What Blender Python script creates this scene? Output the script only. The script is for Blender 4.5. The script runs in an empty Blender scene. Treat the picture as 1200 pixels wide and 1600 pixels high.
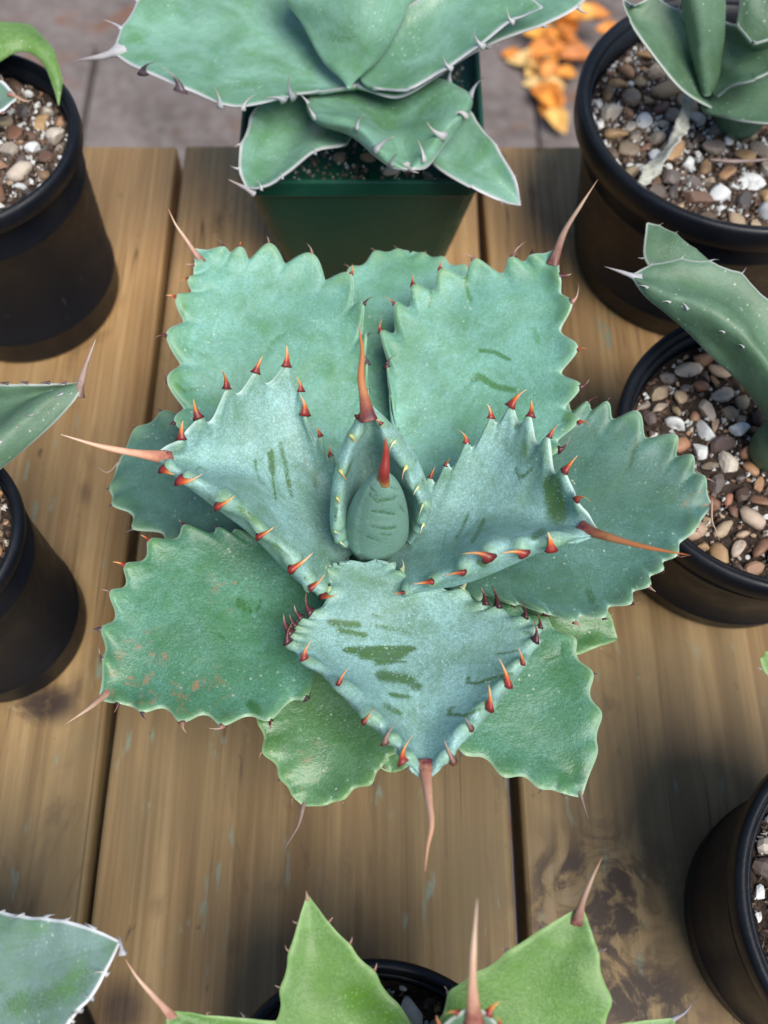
import bpy, bmesh, math, random
import numpy as np
from mathutils import Vector, Matrix

random.seed(7)
rng = np.random.default_rng(11)
scn = bpy.context.scene
COL = scn.collection
R = math.radians

# ------------------------------------------------------------------ camera
F_PX, PITCH, CAM_H = 1500.0, R(64.6), 0.44
cam_d = bpy.data.cameras.new('camera')
cam = bpy.data.objects.new('camera', cam_d)
COL.objects.link(cam)
cam.location = (0, 0, CAM_H)
cam.rotation_euler = (math.pi / 2 - PITCH, 0, 0)
cam_d.sensor_fit = 'VERTICAL'
cam_d.sensor_height = 36.0
cam_d.lens = 36.0 * F_PX / 1600.0
cam_d.clip_start = 0.01
cam_d.clip_end = 60
cam_d.dof.use_dof = True
cam_d.dof.focus_distance = 0.345
cam_d.dof.aperture_fstop = 9.0
scn.camera = cam

# ------------------------------------------------------------------ light
SUN_EL, SUN_ROT = R(60), R(138)
world = bpy.data.worlds.new('World')
scn.world = world
world.use_nodes = True
wn = world.node_tree
sky = wn.nodes.new('ShaderNodeTexSky')
sky.sky_type = 'NISHITA'
sky.sun_disc = False
sky.sun_elevation = SUN_EL
sky.sun_rotation = SUN_ROT
bg = wn.nodes['Background']
bg.inputs['Strength'].default_value = 0.05
wn.links.new(sky.outputs[0], bg.inputs['Color'])
sun_d = bpy.data.lights.new('sun', 'SUN')
sun_d.energy = 1.5
sun_d.angle = R(38)
sun_d.color = (1.0, 0.945, 0.86)
sun = bpy.data.objects.new('sun', sun_d)
COL.objects.link(sun)
sdir = Vector((math.sin(SUN_ROT) * math.cos(SUN_EL), math.cos(SUN_ROT) * math.cos(SUN_EL), math.sin(SUN_EL)))
sun.location = sdir * 3
sun.rotation_euler = sdir.to_track_quat('Z', 'Y').to_euler()

vs = scn.view_settings
vs.view_transform = 'Standard'
vs.look = 'None'
vs.gamma = 1.0
vs.use_curve_mapping = False
vs.exposure = 1.55

# ------------------------------------------------------------------ helpers
FW = np.array([0, math.cos(PITCH), -math.sin(PITCH)])
UP = np.array([0, math.sin(PITCH), math.cos(PITCH)])
RT = np.array([1.0, 0, 0])
CAMP = np.array([0, 0, CAM_H])


def P(px, py, z):
    """photo pixel + known height above the table (m) -> world point"""
    px = np.asarray(px, float); py = np.asarray(py, float); z = np.asarray(z, float)
    d = F_PX * FW + (px - 600)[..., None] * RT + (800 - py)[..., None] * UP
    return CAMP + d * ((z - CAM_H) / d[..., 2])[..., None]


def proj(p):
    q = np.asarray(p) - CAMP
    w = q @ FW
    return np.stack([600 + F_PX * (q @ RT) / w, 800 - F_PX * (q @ UP) / w], -1)


def tag(o, label=None, cat=None, group=None, kind=None):
    if label: o['label'] = label
    if cat: o['category'] = cat
    if group: o['group'] = group
    if kind: o['kind'] = kind
    return o


def empty(name, loc, label, cat, group=None):
    o = bpy.data.objects.new(name, None)
    o.empty_display_size = 0.01
    COL.objects.link(o)
    o.location = loc
    return tag(o, label, cat, group)


def mesh_obj(name, verts, faces, mat, parent=None, smooth=True, attrs=None, off=None):
    me = bpy.data.meshes.new(name)
    v = np.asarray(verts, float)
    if off is not None: v = v - np.asarray(off)
    me.from_pydata(v.tolist(), [], [tuple(int(i) for i in f) for f in faces])
    if attrs:
        for k, a in attrs.items():
            at = me.attributes.new(k, 'FLOAT', 'POINT')
            at.data.foreach_set('value', np.asarray(a, np.float32))
    if smooth:
        me.polygons.foreach_set('use_smooth', [True] * len(me.polygons))
    me.materials.append(mat)
    me.update()
    o = bpy.data.objects.new(name, me)
    COL.objects.link(o)
    if parent: o.parent = parent
    return o


def inst(name, me, parent, M):
    o = bpy.data.objects.new(name, me)
    COL.objects.link(o)
    o.parent = parent
    o.matrix_local = M
    return o


def catmull(pts, n_per=24):
    pts = np.asarray(pts, float)
    if len(pts) == 2:
        t = np.linspace(0, 1, n_per + 1)[:, None]
        return pts[0] * (1 - t) + pts[1] * t, np.array([0, n_per])
    d = np.sqrt(np.linalg.norm(np.diff(pts, axis=0), axis=1)) + 1e-9
    t = np.concatenate([[0], np.cumsum(d)])
    n = len(pts)
    m = np.zeros_like(pts)
    for i in range(n):
        if i == 0: m[i] = (pts[1] - pts[0]) / (t[1] - t[0])
        elif i == n - 1: m[i] = (pts[-1] - pts[-2]) / (t[-1] - t[-2])
        else:
            a = (pts[i] - pts[i - 1]) / (t[i] - t[i - 1]); b = (pts[i + 1] - pts[i]) / (t[i + 1] - t[i])
            m[i] = (a * (t[i + 1] - t[i]) + b * (t[i] - t[i - 1])) / (t[i + 1] - t[i - 1])
    out = []
    for i in range(n - 1):
        h = t[i + 1] - t[i]
        s = np.linspace(0, 1, n_per, endpoint=False)[:, None]
        out.append((2*s**3 - 3*s**2 + 1) * pts[i] + (s**3 - 2*s**2 + s) * h * m[i]
                   + (-2*s**3 + 3*s**2) * pts[i + 1] + (s**3 - s**2) * h * m[i + 1])
    out.append(pts[-1:])
    return np.concatenate(out), np.arange(n) * n_per


def smooth_interp(u, ctrl):
    ctrl = np.asarray(ctrl, float)
    c = np.stack([np.linspace(0, 1, len(ctrl)), ctrl], -1)
    d, _ = catmull(c, 30)
    return np.interp(u, d[:, 0], d[:, 1])


def rail(pts, u):
    d, idx = catmull(pts)
    s = np.concatenate([[0], np.cumsum(np.linalg.norm(np.diff(d, axis=0), axis=1))])
    s /= s[-1]
    return np.stack([np.interp(u, s, d[:, 0]), np.interp(u, s, d[:, 1])], -1), s[idx]


# ------------------------------------------------------------------ materials
def newmat(name):
    m = bpy.data.materials.new(name)
    m.use_nodes = True
    nt = m.node_tree
    return m, nt, nt.nodes['Principled BSDF']


class NB:
    """small node-building shorthand"""
    def __init__(self, nt):
        self.nt = nt
        self.tc = nt.nodes.new('ShaderNodeTexCoord')

    def _set(self, sock, v):
        if isinstance(v, bpy.types.NodeSocket): self.nt.links.new(v, sock)
        else: sock.default_value = v

    def mapping(self, vec, scale=(1, 1, 1), loc=(0, 0, 0), rot=(0, 0, 0)):
        n = self.nt.nodes.new('ShaderNodeMapping')
        self.nt.links.new(vec, n.inputs['Vector'])
        self._set(n.inputs['Scale'], scale); self._set(n.inputs['Location'], loc); self._set(n.inputs['Rotation'], rot)
        return n.outputs[0]

    def noise(self, vec, scale, detail=3, rough=0.55, dist=0.0):
        n = self.nt.nodes.new('ShaderNodeTexNoise')
        self.nt.links.new(vec, n.inputs['Vector'])
        n.inputs['Scale'].default_value = scale; n.inputs['Detail'].default_value = detail
        n.inputs['Roughness'].default_value = rough; n.inputs['Distortion'].default_value = dist
        return n.outputs['Fac']

    def vor(self, vec, scale, feature='F1', out='Distance'):
        n = self.nt.nodes.new('ShaderNodeTexVoronoi')
        n.feature = feature
        self.nt.links.new(vec, n.inputs['Vector']); n.inputs['Scale'].default_value = scale
        return n.outputs[out]

    def ramp(self, fac, stops):
        n = self.nt.nodes.new('ShaderNodeValToRGB')
        self._set(n.inputs[0], fac)
        e = n.color_ramp.elements
        while len(e) > len(stops): e.remove(e[-1])
        while len(e) < len(stops): e.new(0.5)
        for i, (p, c) in enumerate(stops):
            e[i].position = p
            e[i].color = (c, c, c, 1) if isinstance(c, (int, float)) else (*c, 1)
        return n.outputs[0]

    def mix(self, fac, a, b, mode='MIX'):
        n = self.nt.nodes.new('ShaderNodeMix')
        n.data_type = 'RGBA'; n.blend_type = mode
        self._set(n.inputs[0], fac)
        for s, v in ((n.inputs[6], a), (n.inputs[7], b)):
            if isinstance(v, tuple): v = (*v, 1)[:4]
            self._set(s, v)
        return n.outputs[2]

    def math(self, op, a, b=0.0, clamp=False):
        n = self.nt.nodes.new('ShaderNodeMath')
        n.operation = op; n.use_clamp = clamp
        self._set(n.inputs[0], a); self._set(n.inputs[1], b)
        return n.outputs[0]

    def attr(self, name):
        n = self.nt.nodes.new('ShaderNodeAttribute')
        n.attribute_name = name
        return n.outputs['Fac']

    def bump(self, h, strength, dist, normal=None):
        n = self.nt.nodes.new('ShaderNodeBump')
        n.inputs['Strength'].default_value = strength; n.inputs['Distance'].default_value = dist
        self.nt.links.new(h, n.inputs['Height'])
        if normal is not None: self.nt.links.new(normal, n.inputs['Normal'])
        return n.outputs[0]

    def rand(self):
        n = self.nt.nodes.new('ShaderNodeObjectInfo')
        return n.outputs['Random']


def leaf_mat(name, wax, green, edge, blotch=0.5, speck=0.35, rough=0.42, edge_w=(0.0, 0.5), scars=0.0, shift=0.0, emboss=0.25, lobe_amt=0.55, lobe_col=(0.20, 0.36, 0.14), relief=0.35):
    m, nt, bs = newmat(name)
    b = NB(nt)
    co = b.mapping(b.tc.outputs['Object'], loc=(shift, shift * 1.7, shift * 0.6))
    n1 = b.noise(co, 38, 4, 0.6, 0.8)                 # large worn patches in the bloom
    n2 = b.noise(co, 130, 4, 0.65, 0.4)
    n3 = b.noise(co, 1700, 2, 0.7)                    # granular bloom
    n5 = b.noise(co, 850, 2, 0.7)
    worn = b.ramp(b.math('ADD', b.math('MULTIPLY', n1, 0.65), b.math('MULTIPLY', n2, 0.35)),
                  [(0.52 - 0.1 * blotch, 0.0), (0.66, 1.0)])
    rub = b.attr('rub')
    rj = b.math('ADD', rub, b.math('MULTIPLY', b.math('SUBTRACT', b.math('ADD', b.math('MULTIPLY', n3, 0.7), b.math('MULTIPLY', n2, 0.3)), 0.5), 2.3))
    rubn = b.math('MULTIPLY', b.ramp(rj, [(0.38, 0.0), (0.75, 1.0)]), b.math('MULTIPLY', b.ramp(rub, [(0.0, 0.0), (0.35, 0.97)]), b.ramp(n2, [(0.3, 0.85), (0.6, 1.0)])))
    worn = b.math('MAXIMUM', b.math('MULTIPLY', worn, 0.75 * blotch), rubn)
    grain = b.ramp(b.math('ADD', b.math('MULTIPLY', n3, 0.5), b.math('MULTIPLY', n5, 0.5)), [(0.40, 0.0), (0.60, 1.0)])
    bloom = b.math('SUBTRACT', 1.0, worn, True)
    cx_ = nt.nodes.new('ShaderNodeCombineXYZ')
    nt.links.new(b.math('MULTIPLY', b.attr('vv'), 46.0), cx_.inputs[0]); nt.links.new(b.math('MULTIPLY', b.attr('u'), 3.2), cx_.inputs[1])
    cx_.inputs[2].default_value = shift
    fib = b.noise(cx_.outputs[0], 1.0, 4, 0.6, 0.25)
    bloom = b.math('MULTIPLY', bloom, b.ramp(fib, [(0.3, 0.80), (0.6, 1.0)]))
    bloom = b.math('MULTIPLY', bloom, b.math('ADD', 1.0 - speck, b.math('MULTIPLY', grain, speck)))
    tone = b.ramp(b.noise(co, 26, 4, 0.6, 0.6), [(0.32, (0.70 * wax[0], 0.76 * wax[1], 0.74 * wax[2])), (0.5, wax), (0.68, tuple(min(1, 1.2 * c) for c in wax))])
    gtone = b.ramp(n2, [(0.3, tuple(0.7 * c for c in green)), (0.7, tuple(1.2 * c for c in green))])
    # the swollen tooth bases are greener and keep less bloom
    lobe = b.math('MULTIPLY', b.attr('lobe'), b.ramp(n2, [(0.3, 0.45), (0.65, 1.0)]))
    col = b.mix(bloom, gtone, tone)
    col = b.mix(b.math('MULTIPLY', lobe, lobe_amt), col, lobe_col)
    # pale corky dots
    dots = b.ramp(b.vor(co, 330), [(0.10, 1.0), (0.2, 0.0)])
    dots = b.math('MULTIPLY', dots, b.ramp(b.noise(co, 60, 2), [(0.5, 0.0), (0.66, 0.6)]))
    col = b.mix(dots, col, (0.50, 0.60, 0.48))
    d2 = b.ramp(b.vor(co, 720), [(0.16, 1.0), (0.30, 0.0)])
    d2 = b.math('MULTIPLY', d2, b.ramp(b.noise(co, 75, 3, 0.6), [(0.46, 0.0), (0.68, 0.5)]))
    col = b.mix(d2, col, tuple(min(0.8, c * 1.35 + 0.05) for c in wax))
    if scars > 0:
        sc = b.ramp(b.noise(co, 210, 4, 0.7, 0.6), [(0.55, 0.0), (0.66, 1.0)])
        sc = b.math('MULTIPLY', sc, b.math('MULTIPLY', b.attr('scar'), scars))
        col = b.mix(sc, col, (0.30, 0.17, 0.09))
    ed = b.ramp(b.attr('edge'), [(edge_w[0], 1.0), (edge_w[1], 0.0)])
    col = b.mix(ed, col, edge)
    nt.links.new(col, bs.inputs['Base Color'])
    rg = b.math('ADD', rough, b.math('MULTIPLY', bloom, 0.14))
    nt.links.new(rg, bs.inputs['Roughness'])
    bs.inputs['Specular IOR Level'].default_value = 0.5
    h = b.math('ADD', b.math('MULTIPLY', n2, 0.7), b.math('MULTIPLY', n5, 0.18))
    h = b.math('SUBTRACT', h, b.math('MULTIPLY', rub, emboss))
    nrm = b.bump(h, relief, 0.0016)
    nt.links.new(nrm, bs.inputs['Normal'])
    return m


def spine_mat(name, stops, rough=0.4, src='Generated'):
    m, nt, bs = newmat(name)
    b = NB(nt)
    if src == 'Generated':
        s = nt.nodes.new('ShaderNodeSeparateXYZ')
        nt.links.new(b.tc.outputs['Generated'], s.inputs[0])
        t = s.outputs[2]
    else:
        t = b.attr('t')
    n = b.noise(b.mapping(b.tc.outputs['Object'], scale=(1, 1, 1)), 400 if src != 'Generated' else 5, 3, 0.6)
    t2 = b.math('ADD', t, b.math('MULTIPLY', b.math('SUBTRACT', n, 0.5), 0.35), True)
    col = b.ramp(t2, stops)
    rv = b.ramp(b.rand(), [(0.0, (0.62, 0.62, 0.66)), (0.5, (1.0, 1.0, 1.0)), (1.0, (1.2, 1.12, 1.05))])
    worn = b.math('MULTIPLY', b.ramp(t2, [(0.55, 0.0), (0.95, 0.8)]), b.ramp(b.rand(), [(0.55, 0.0), (0.75, 1.0)]))
    col = b.mix(worn, col, (0.52, 0.44, 0.38))
    col = b.mix(1.0, col, rv, 'MULTIPLY')
    nt.links.new(col, bs.inputs['Base Color'])
    bs.inputs['Roughness'].default_value = rough
    return m


M_leaf_in = leaf_mat('agave_leaf_pale_bloom', (0.315, 0.535, 0.525), (0.062, 0.140, 0.034), (0.48, 0.64, 0.56), blotch=0.8, speck=0.42, edge_w=(0.0, 0.22), relief=0.25)
M_leaf_mid = leaf_mat('agave_leaf_bloom', (0.200, 0.430, 0.360), (0.055, 0.175, 0.045), (0.36, 0.52, 0.38), blotch=0.9, speck=0.38, edge_w=(0.0, 0.25), shift=3.1, lobe_amt=0.75)
M_leaf_low = leaf_mat('agave_leaf_old_bloom', (0.112, 0.280, 0.200), (0.034, 0.125, 0.028), (0.30, 0.44, 0.28), blotch=1.0, speck=0.5, rough=0.34, edge_w=(0.0, 0.28), scars=0.9, shift=5.7, lobe_amt=0.6, lobe_col=(0.16, 0.32, 0.10), relief=0.5)
M_leaf_teal = leaf_mat('agave_leaf_shaded_bloom', (0.098, 0.215, 0.185), (0.036, 0.100, 0.040), (0.34, 0.48, 0.34), blotch=0.85, speck=0.4, rough=0.40, edge_w=(0.0, 0.26), scars=0.9, shift=7.7, lobe_amt=0.7, lobe_col=(0.20, 0.36, 0.17), relief=0.3)
M_leaf_oldgreen = leaf_mat('agave_leaf_lost_bloom', (0.135, 0.28, 0.145), (0.045, 0.135, 0.022), (0.27, 0.42, 0.20), blotch=1.0, speck=0.5, rough=0.30, edge_w=(0.0, 0.28), scars=0.6, shift=6.4, lobe_amt=0.5, lobe_col=(0.15, 0.30, 0.08), relief=0.5)
M_leaf_core = leaf_mat('agave_bud_skin', (0.19, 0.335, 0.275), (0.055, 0.13, 0.060), (0.25, 0.42, 0.33), blotch=0.35, speck=0.25, edge_w=(0.0, 0.2), shift=1.3, emboss=0.45)
M_leaf_green = leaf_mat('agave_leaf_green', (0.165, 0.285, 0.095), (0.070, 0.175, 0.010), (0.22, 0.36, 0.12), blotch=0.8, speck=0.65, shift=8.2, edge_w=(0.0, 0.3), lobe_amt=0.2)
M_leaf_tit = leaf_mat('agave_leaf_white_margin', (0.20, 0.375, 0.285), (0.060, 0.175, 0.040), (0.42, 0.43, 0.43), blotch=1.0, speck=0.12, rough=0.26, shift=9.9, edge_w=(0.12, 0.34), lobe_amt=0.0)
M_leaf_grey = leaf_mat('agave_leaf_grey_white_margin', (0.175, 0.265, 0.245), (0.085, 0.19, 0.060), (0.62, 0.64, 0.64), blotch=0.9, speck=0.25, shift=12.4, edge_w=(0.14, 0.32), lobe_amt=0.0)
M_leaf_dark = leaf_mat('agave_leaf_dull_green', (0.110, 0.195, 0.125), (0.045, 0.105, 0.034), (0.36, 0.40, 0.35), blotch=0.8, speck=0.25, shift=14.8, edge_w=(0.08, 0.22), lobe_amt=0.0)

S_FRESH = [(0.0, (0.12, 0.014, 0.016)), (0.25, (0.30, 0.035, 0.02)), (0.5, (0.66, 0.17, 0.03)), (0.9, (0.85, 0.50, 0.18))]
S_DARK = [(0.0, (0.05, 0.012, 0.018)), (0.6, (0.10, 0.02, 0.02)), (1.0, (0.40, 0.16, 0.06))]
S_OLD = [(0.0, (0.12, 0.04, 0.03)), (0.4, (0.36, 0.20, 0.15)), (1.0, (0.55, 0.40, 0.30))]
S_YOUNG = [(0.0, (0.42, 0.52, 0.20)), (0.3, (0.60, 0.56, 0.20)), (0.62, (0.62, 0.34, 0.10)), (1.0, (0.50, 0.12, 0.04))]
S_PALE = [(0.0, (0.38, 0.50, 0.28)), (0.5, (0.62, 0.62, 0.34)), (1.0, (0.62, 0.52, 0.32))]
S_GREY = [(0.0, (0.40, 0.42, 0.42)), (0.5, (0.46, 0.45, 0.46)), (1.0, (0.26, 0.20, 0.20))]
S_BLACK = [(0.0, (0.10, 0.07, 0.08)), (0.5, (0.06, 0.04, 0.05)), (1.0, (0.20, 0.14, 0.12))]
TOOTH_M = {k: spine_mat('tooth_' + k, s) for k, s in dict(fresh=S_FRESH, dark=S_DARK, old=S_OLD, young=S_YOUNG, pale=S_PALE, grey=S_GREY, black=S_BLACK).items()}
SPINE_M = {
    'fresh': spine_mat('spine_orange', [(0.0, (0.10, 0.02, 0.03)), (0.12, (0.28, 0.07, 0.04)), (0.35, (0.58, 0.23, 0.085)), (1.0, (0.62, 0.19, 0.05))], src='t'),
    'pinkish': spine_mat('spine_pinkish', [(0.0, (0.14, 0.03, 0.035)), (0.12, (0.46, 0.20, 0.13)), (0.5, (0.66, 0.38, 0.26)), (1.0, (0.66, 0.27, 0.09))], src='t'),
    'old': spine_mat('spine_weathered', [(0.0, (0.12, 0.07, 0.06)), (0.3, (0.36, 0.26, 0.22)), (1.0, (0.16, 0.10, 0.09))], src='t'),
    'straw': spine_mat('spine_straw', [(0.0, (0.18, 0.05, 0.04)), (0.2, (0.42, 0.23, 0.16)), (0.7, (0.60, 0.42, 0.29)), (1.0, (0.50, 0.24, 0.12))], src='t'),
    'grey': spine_mat('spine_grey', [(0.0, (0.45, 0.45, 0.46)), (0.5, (0.35, 0.33, 0.34)), (1.0, (0.12, 0.08, 0.08))], src='t'),
    'red': spine_mat('spine_red', [(0.0, (0.30, 0.16, 0.04)), (0.18, (0.20, 0.02, 0.015)), (0.7, (0.30, 0.03, 0.02)), (1.0, (0.42, 0.10, 0.04))], src='t'),
}


# shared tooth meshes: unit length along +Z, hooked towards +X
def tooth_mesh(name, hook, mat, wide=0.145):
    segs, ring = 6, 7
    vs_, fs = [], []
    for i in range(segs):
        t = i / segs
        x = hook * t ** 2
        z = t * (1 - 0.25 * hook * t)
        r = wide * (1 - t) ** 0.8 * (1.0 + 1.1 * (1 - t) ** 4)
        for k in range(ring):
            a = 2 * math.pi * k / ring
            vs_.append((x + r * math.cos(a), 0.62 * r * math.sin(a), z))
    vs_.append((hook, 0, 1 - 0.25 * hook))
    for i in range(segs - 1):
        for k in range(ring):
            fs.append((i * ring + k, i * ring + (k + 1) % ring, (i + 1) * ring + (k + 1) % ring, (i + 1) * ring + k))
    for k in range(ring):
        fs.append(((segs - 1) * ring + k, (segs - 1) * ring + (k + 1) % ring, segs * ring))
    fs.append(tuple(range(ring))[::-1])
    me = bpy.data.meshes.new(name)
    me.from_pydata(vs_, [], fs)
    me.polygons.foreach_set('use_smooth', [True] * len(me.polygons))
    me.materials.append(mat)
    return me


TOOTH = {k: [tooth_mesh('tooth_' + k, h, m, 0.085 if k == 'grey' else 0.145) for h in ((0.3, 0.5, 0.7) if k == 'grey' else (0.15, 0.45, 0.8, 1.05))] for k, m in TOOTH_M.items()}


def tube(name, pts, r0, mat, parent, off, flare=0.75, ring=12, flat=1.0, power=0.85):
    d, _ = catmull(pts, 14)
    n = len(d)
    s = np.concatenate([[0], np.cumsum(np.linalg.norm(np.diff(d, axis=0), axis=1))]); s /= s[-1]
    T = np.gradient(d, axis=0); T /= np.linalg.norm(T, axis=1)[:, None]
    V, Fc, tt = [], [], []
    ref = np.array([0.0, 0.0, 1.0])
    for i in range(n - 1):
        a = np.cross(T[i], ref); a /= np.linalg.norm(a) + 1e-9
        b = np.cross(a, T[i])
        r = r0 * ((1 - s[i]) ** power * (1 + flare * (1 - s[i]) ** 9) + 0.012)
        r *= 1 + 0.05 * math.sin(17 * s[i] + r0 * 9000)
        for k in range(ring):
            an = 2 * math.pi * k / ring
            # shallow groove along the upper side near the base
            g = 1 - 0.35 * max(0, math.sin(an)) ** 6 * max(0, 1 - s[i] * 2.2)
            V.append(d[i] + r * g * (math.cos(an) * a + flat * math.sin(an) * b)); tt.append(s[i])
    V.append(d[-1]); tt.append(1)
    for i in range(n - 2):
        for k in range(ring):
            Fc.append((i * ring + k, i * ring + (k + 1) % ring, (i + 1) * ring + (k + 1) % ring, (i + 1) * ring + k))
    for k in range(ring):
        Fc.append(((n - 2) * ring + k, (n - 2) * ring + (k + 1) % ring, len(V) - 1))
    Fc.append(tuple(range(ring))[::-1])
    return mesh_obj(name, V, Fc, mat, parent, True, {'t': tt}, off)


def seg_dist(p, a, b):
    ab = b - a
    t = np.clip(((p - a) @ ab) / (ab @ ab + 1e-9), 0, 1)
    return np.linalg.norm(p - (a + t[:, None] * ab), axis=1)


def build_leaf(plant, off, mat, tip, L, Rr, mid, zM, dL, dR, nbL=1, nbR=1, SL=None, SR=None, dSL=None, dSR=None,
               amp=0.22, ampL=None, ampR=None, p=1.2, swell=0.0009, thick=0.0042, spine=None, tooth='dark', tlen=0.0042, dirL=None, dirR=None,
               toothL=None, toothR=None, rubs=(), scar=None, NV=46, ew=0.0045, name='leaf', label=None, umax=0.992, ndens=13,
               hookL=None, hookR=None):
    """A leaf blade lofted through its two toothed margins and its midrib (all base -> tip), heights in cm.
    L/R: margin points (the first nbL/nbR are not teeth); SL/SR: outer silhouette where a margin curls up."""
    nt_ = max(len(L), len(Rr))
    NU = max(70, ndens * nt_)
    u = np.linspace(0, umax, NU)
    Lp, kL = rail(list(L) + [tip], u)
    Rp, kR = rail(list(Rr) + [tip], u)
    Mp, _ = rail(list(mid) + [tip], u)
    zm = smooth_interp(u, zM) / 100
    zl = zm + smooth_interp(u, dL) / 100
    zr = zm + smooth_interp(u, dR) / 100
    railL = P(Lp[:, 0], Lp[:, 1], zl); railR = P(Rp[:, 0], Rp[:, 1], zr)
    rails, kn = [], []
    if SL:
        q, _ = rail(list(SL) + [tip], u)
        rails.append(P(q[:, 0], q[:, 1], zm + smooth_interp(u, dSL) / 100)); kn.append(0.0)
    rails.append(railL); kn.append(0.13 if SL else 0.0)
    rails.append(P(Mp[:, 0], Mp[:, 1], zm)); kn.append(0.5)
    rails.append(railR); kn.append(0.87 if SR else 1.0)
    if SR:
        q, _ = rail(list(SR) + [tip], u)
        rails.append(P(q[:, 0], q[:, 1], zm + smooth_interp(u, dSR) / 100)); kn.append(1.0)
    K = np.stack(rails, 1); kn = np.array(kn)
    # dense cross-sections
    ND = 121
    v = np.linspace(0, 1, ND)
    if len(kn) == 3:
        B = np.stack([(v - .5) * (v - 1) / .5, v * (v - 1) / (-.25), v * (v - .5) / .5], 1)
        D = np.einsum('dk,ukc->udc', B, K)
    else:
        D = np.zeros((NU, ND, 3))
        n = len(kn)
        m = np.zeros_like(K)
        for i in range(n):
            if i == 0: m[:, i] = (K[:, 1] - K[:, 0]) / (kn[1] - kn[0])
            elif i == n - 1: m[:, i] = (K[:, -1] - K[:, -2]) / (kn[-1] - kn[-2])
            else:
                a = (K[:, i] - K[:, i - 1]) / (kn[i] - kn[i - 1]); bb = (K[:, i + 1] - K[:, i]) / (kn[i + 1] - kn[i])
                h0, h1 = kn[i] - kn[i - 1], kn[i + 1] - kn[i]
                m[:, i] = (a * h1 + bb * h0) / (h0 + h1)
        for j, vv in enumerate(v):
            i = min(np.searchsorted(kn, vv, side='right') - 1, n - 2)
            h = kn[i + 1] - kn[i]; s = (vv - kn[i]) / h
            D[:, j] = (2*s**3 - 3*s**2 + 1) * K[:, i] + (s**3 - 2*s**2 + s) * h * m[:, i] + (-2*s**3 + 3*s**2) * K[:, i + 1] + (s**3 - s**2) * h * m[:, i + 1]
    S = np.concatenate([np.zeros((NU, 1)), np.cumsum(np.linalg.norm(np.diff(D, axis=1), axis=2), axis=1)], 1)
    W = S[:, -1]

    def trims(k, nb, rail3, amp):
        """scallop depth (m) and tooth profile along u"""
        s3 = np.concatenate([[0], np.cumsum(np.linalg.norm(np.diff(rail3, axis=0), axis=1))])
        teeth = list(k[nb:])
        tr = np.zeros(NU); pf = np.zeros(NU)
        knots = [k[nb - 1] if nb > 0 else 0.0] + teeth
        for kk_, (a, bb) in enumerate(zip(knots[:-1], knots[1:])):
            left = len(knots) - 2 - kk_
            fade = 0.12 if left == 0 else (0.55 if left == 1 else 1.0)
            sel = (u >= a) & (u <= bb)
            if bb - a < 1e-6: continue
            ph = (u[sel] - a) / (bb - a)
            sp = np.interp(bb, u, s3) - np.interp(a, u, s3)
            w = (0.5 + 0.5 * np.cos(2 * np.pi * ph)) ** p
            tr[sel] = fade * amp * min(sp, 0.016) * (1 - w) * random.uniform(0.85, 1.15); pf[sel] = w * (np.where(ph > 0.5, 0.0, 1.0) if left == 0 else 1.0)
        return tr, pf, teeth[:-1]
    tl, pl, tkL = trims(kL, nbL, railL, (0.0 if SL else amp) if ampL is None else ampL)
    trr, pr, tkR = trims(kR, nbR, railR, (0.0 if SR else amp) if ampR is None else ampR)
    tl = np.minimum(tl, 0.3 * W); trr = np.minimum(trr, 0.3 * W)
    cL = np.array([S[i, int(np.argmin(np.linalg.norm(D[i] - railL[i], axis=1)))] for i in range(NU)]) if SL else np.zeros(NU)
    cR = np.array([W[i] - S[i, int(np.argmin(np.linalg.norm(D[i] - railR[i], axis=1)))] for i in range(NU)]) if SR else np.zeros(NU)
    w_ = np.linspace(0, 1, NV)
    w_ = 0.5 - 0.5 * np.cos(np.pi * w_) * (0.35 + 0.65 * np.abs(np.cos(np.pi * w_)) ** 0.0) if False else (0.55 * (0.5 - 0.5 * np.cos(np.pi * w_)) + 0.45 * w_)
    T = np.zeros((NU, NV, 3)); dE = np.zeros((NU, NV)); dl_ = np.zeros((NU, NV)); dr_ = np.zeros((NU, NV))
    for i in range(NU):
        a, bb = tl[i], W[i] - trr[i]
        s = a + (bb - a) * w_
        for c in range(3): T[i, :, c] = np.interp(s, S[i], D[i, :, c])
        dl_[i] = s - a; dr_[i] = bb - s
        dE[i] = np.minimum(dl_[i], dr_[i])
    gu = np.gradient(T, axis=0); gv = np.gradient(T, axis=1)
    N = np.cross(gu, gv)
    N /= np.linalg.norm(N, axis=2)[:, :, None] + 1e-12
    c0 = N[NU // 2, NV // 2] @ (CAMP - T[NU // 2, NV // 2])
    if c0 < 0: N = -N
    T = T + N * ((swell * pl[:, None] * np.exp(-((dl_ - cL[:, None]) / (0.0034 if SL else 0.0065)) ** 2) + swell * pr[:, None] * np.exp(-((dr_ - cR[:, None]) / (0.0034 if SR else 0.0065)) ** 2))[:, :, None])
    # gentle irregular undulation
    ph = rng.uniform(0, 6.28, 4)
    und = 0.0007 * (np.sin(u[:, None] * 9 + ph[0]) * np.sin(w_[None] * 7 + ph[1]) + 0.6 * np.sin(u[:, None] * 17 + ph[2] + 5 * w_[None]))
    T = T + N * (und * np.minimum(1, dE / 0.006))[:, :, None] * np.minimum(1, W / 0.02)[:, None, None]
    taper = np.minimum(1, W / 0.02)[:, None]
    ep = np.sqrt(np.maximum(0, 1 - (1 - np.minimum(dE / 0.0034, 1)) ** 2))
    top = T - N * (0.0011 * (1 - ep) * taper)[:, :, None]
    th = thick * (0.45 + 0.55 * np.minimum(1, dE / 0.014)) * ep * taper
    bot = top - N * th[:, :, None]
    V = np.concatenate([top.reshape(-1, 3), bot.reshape(-1, 3)])
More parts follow.
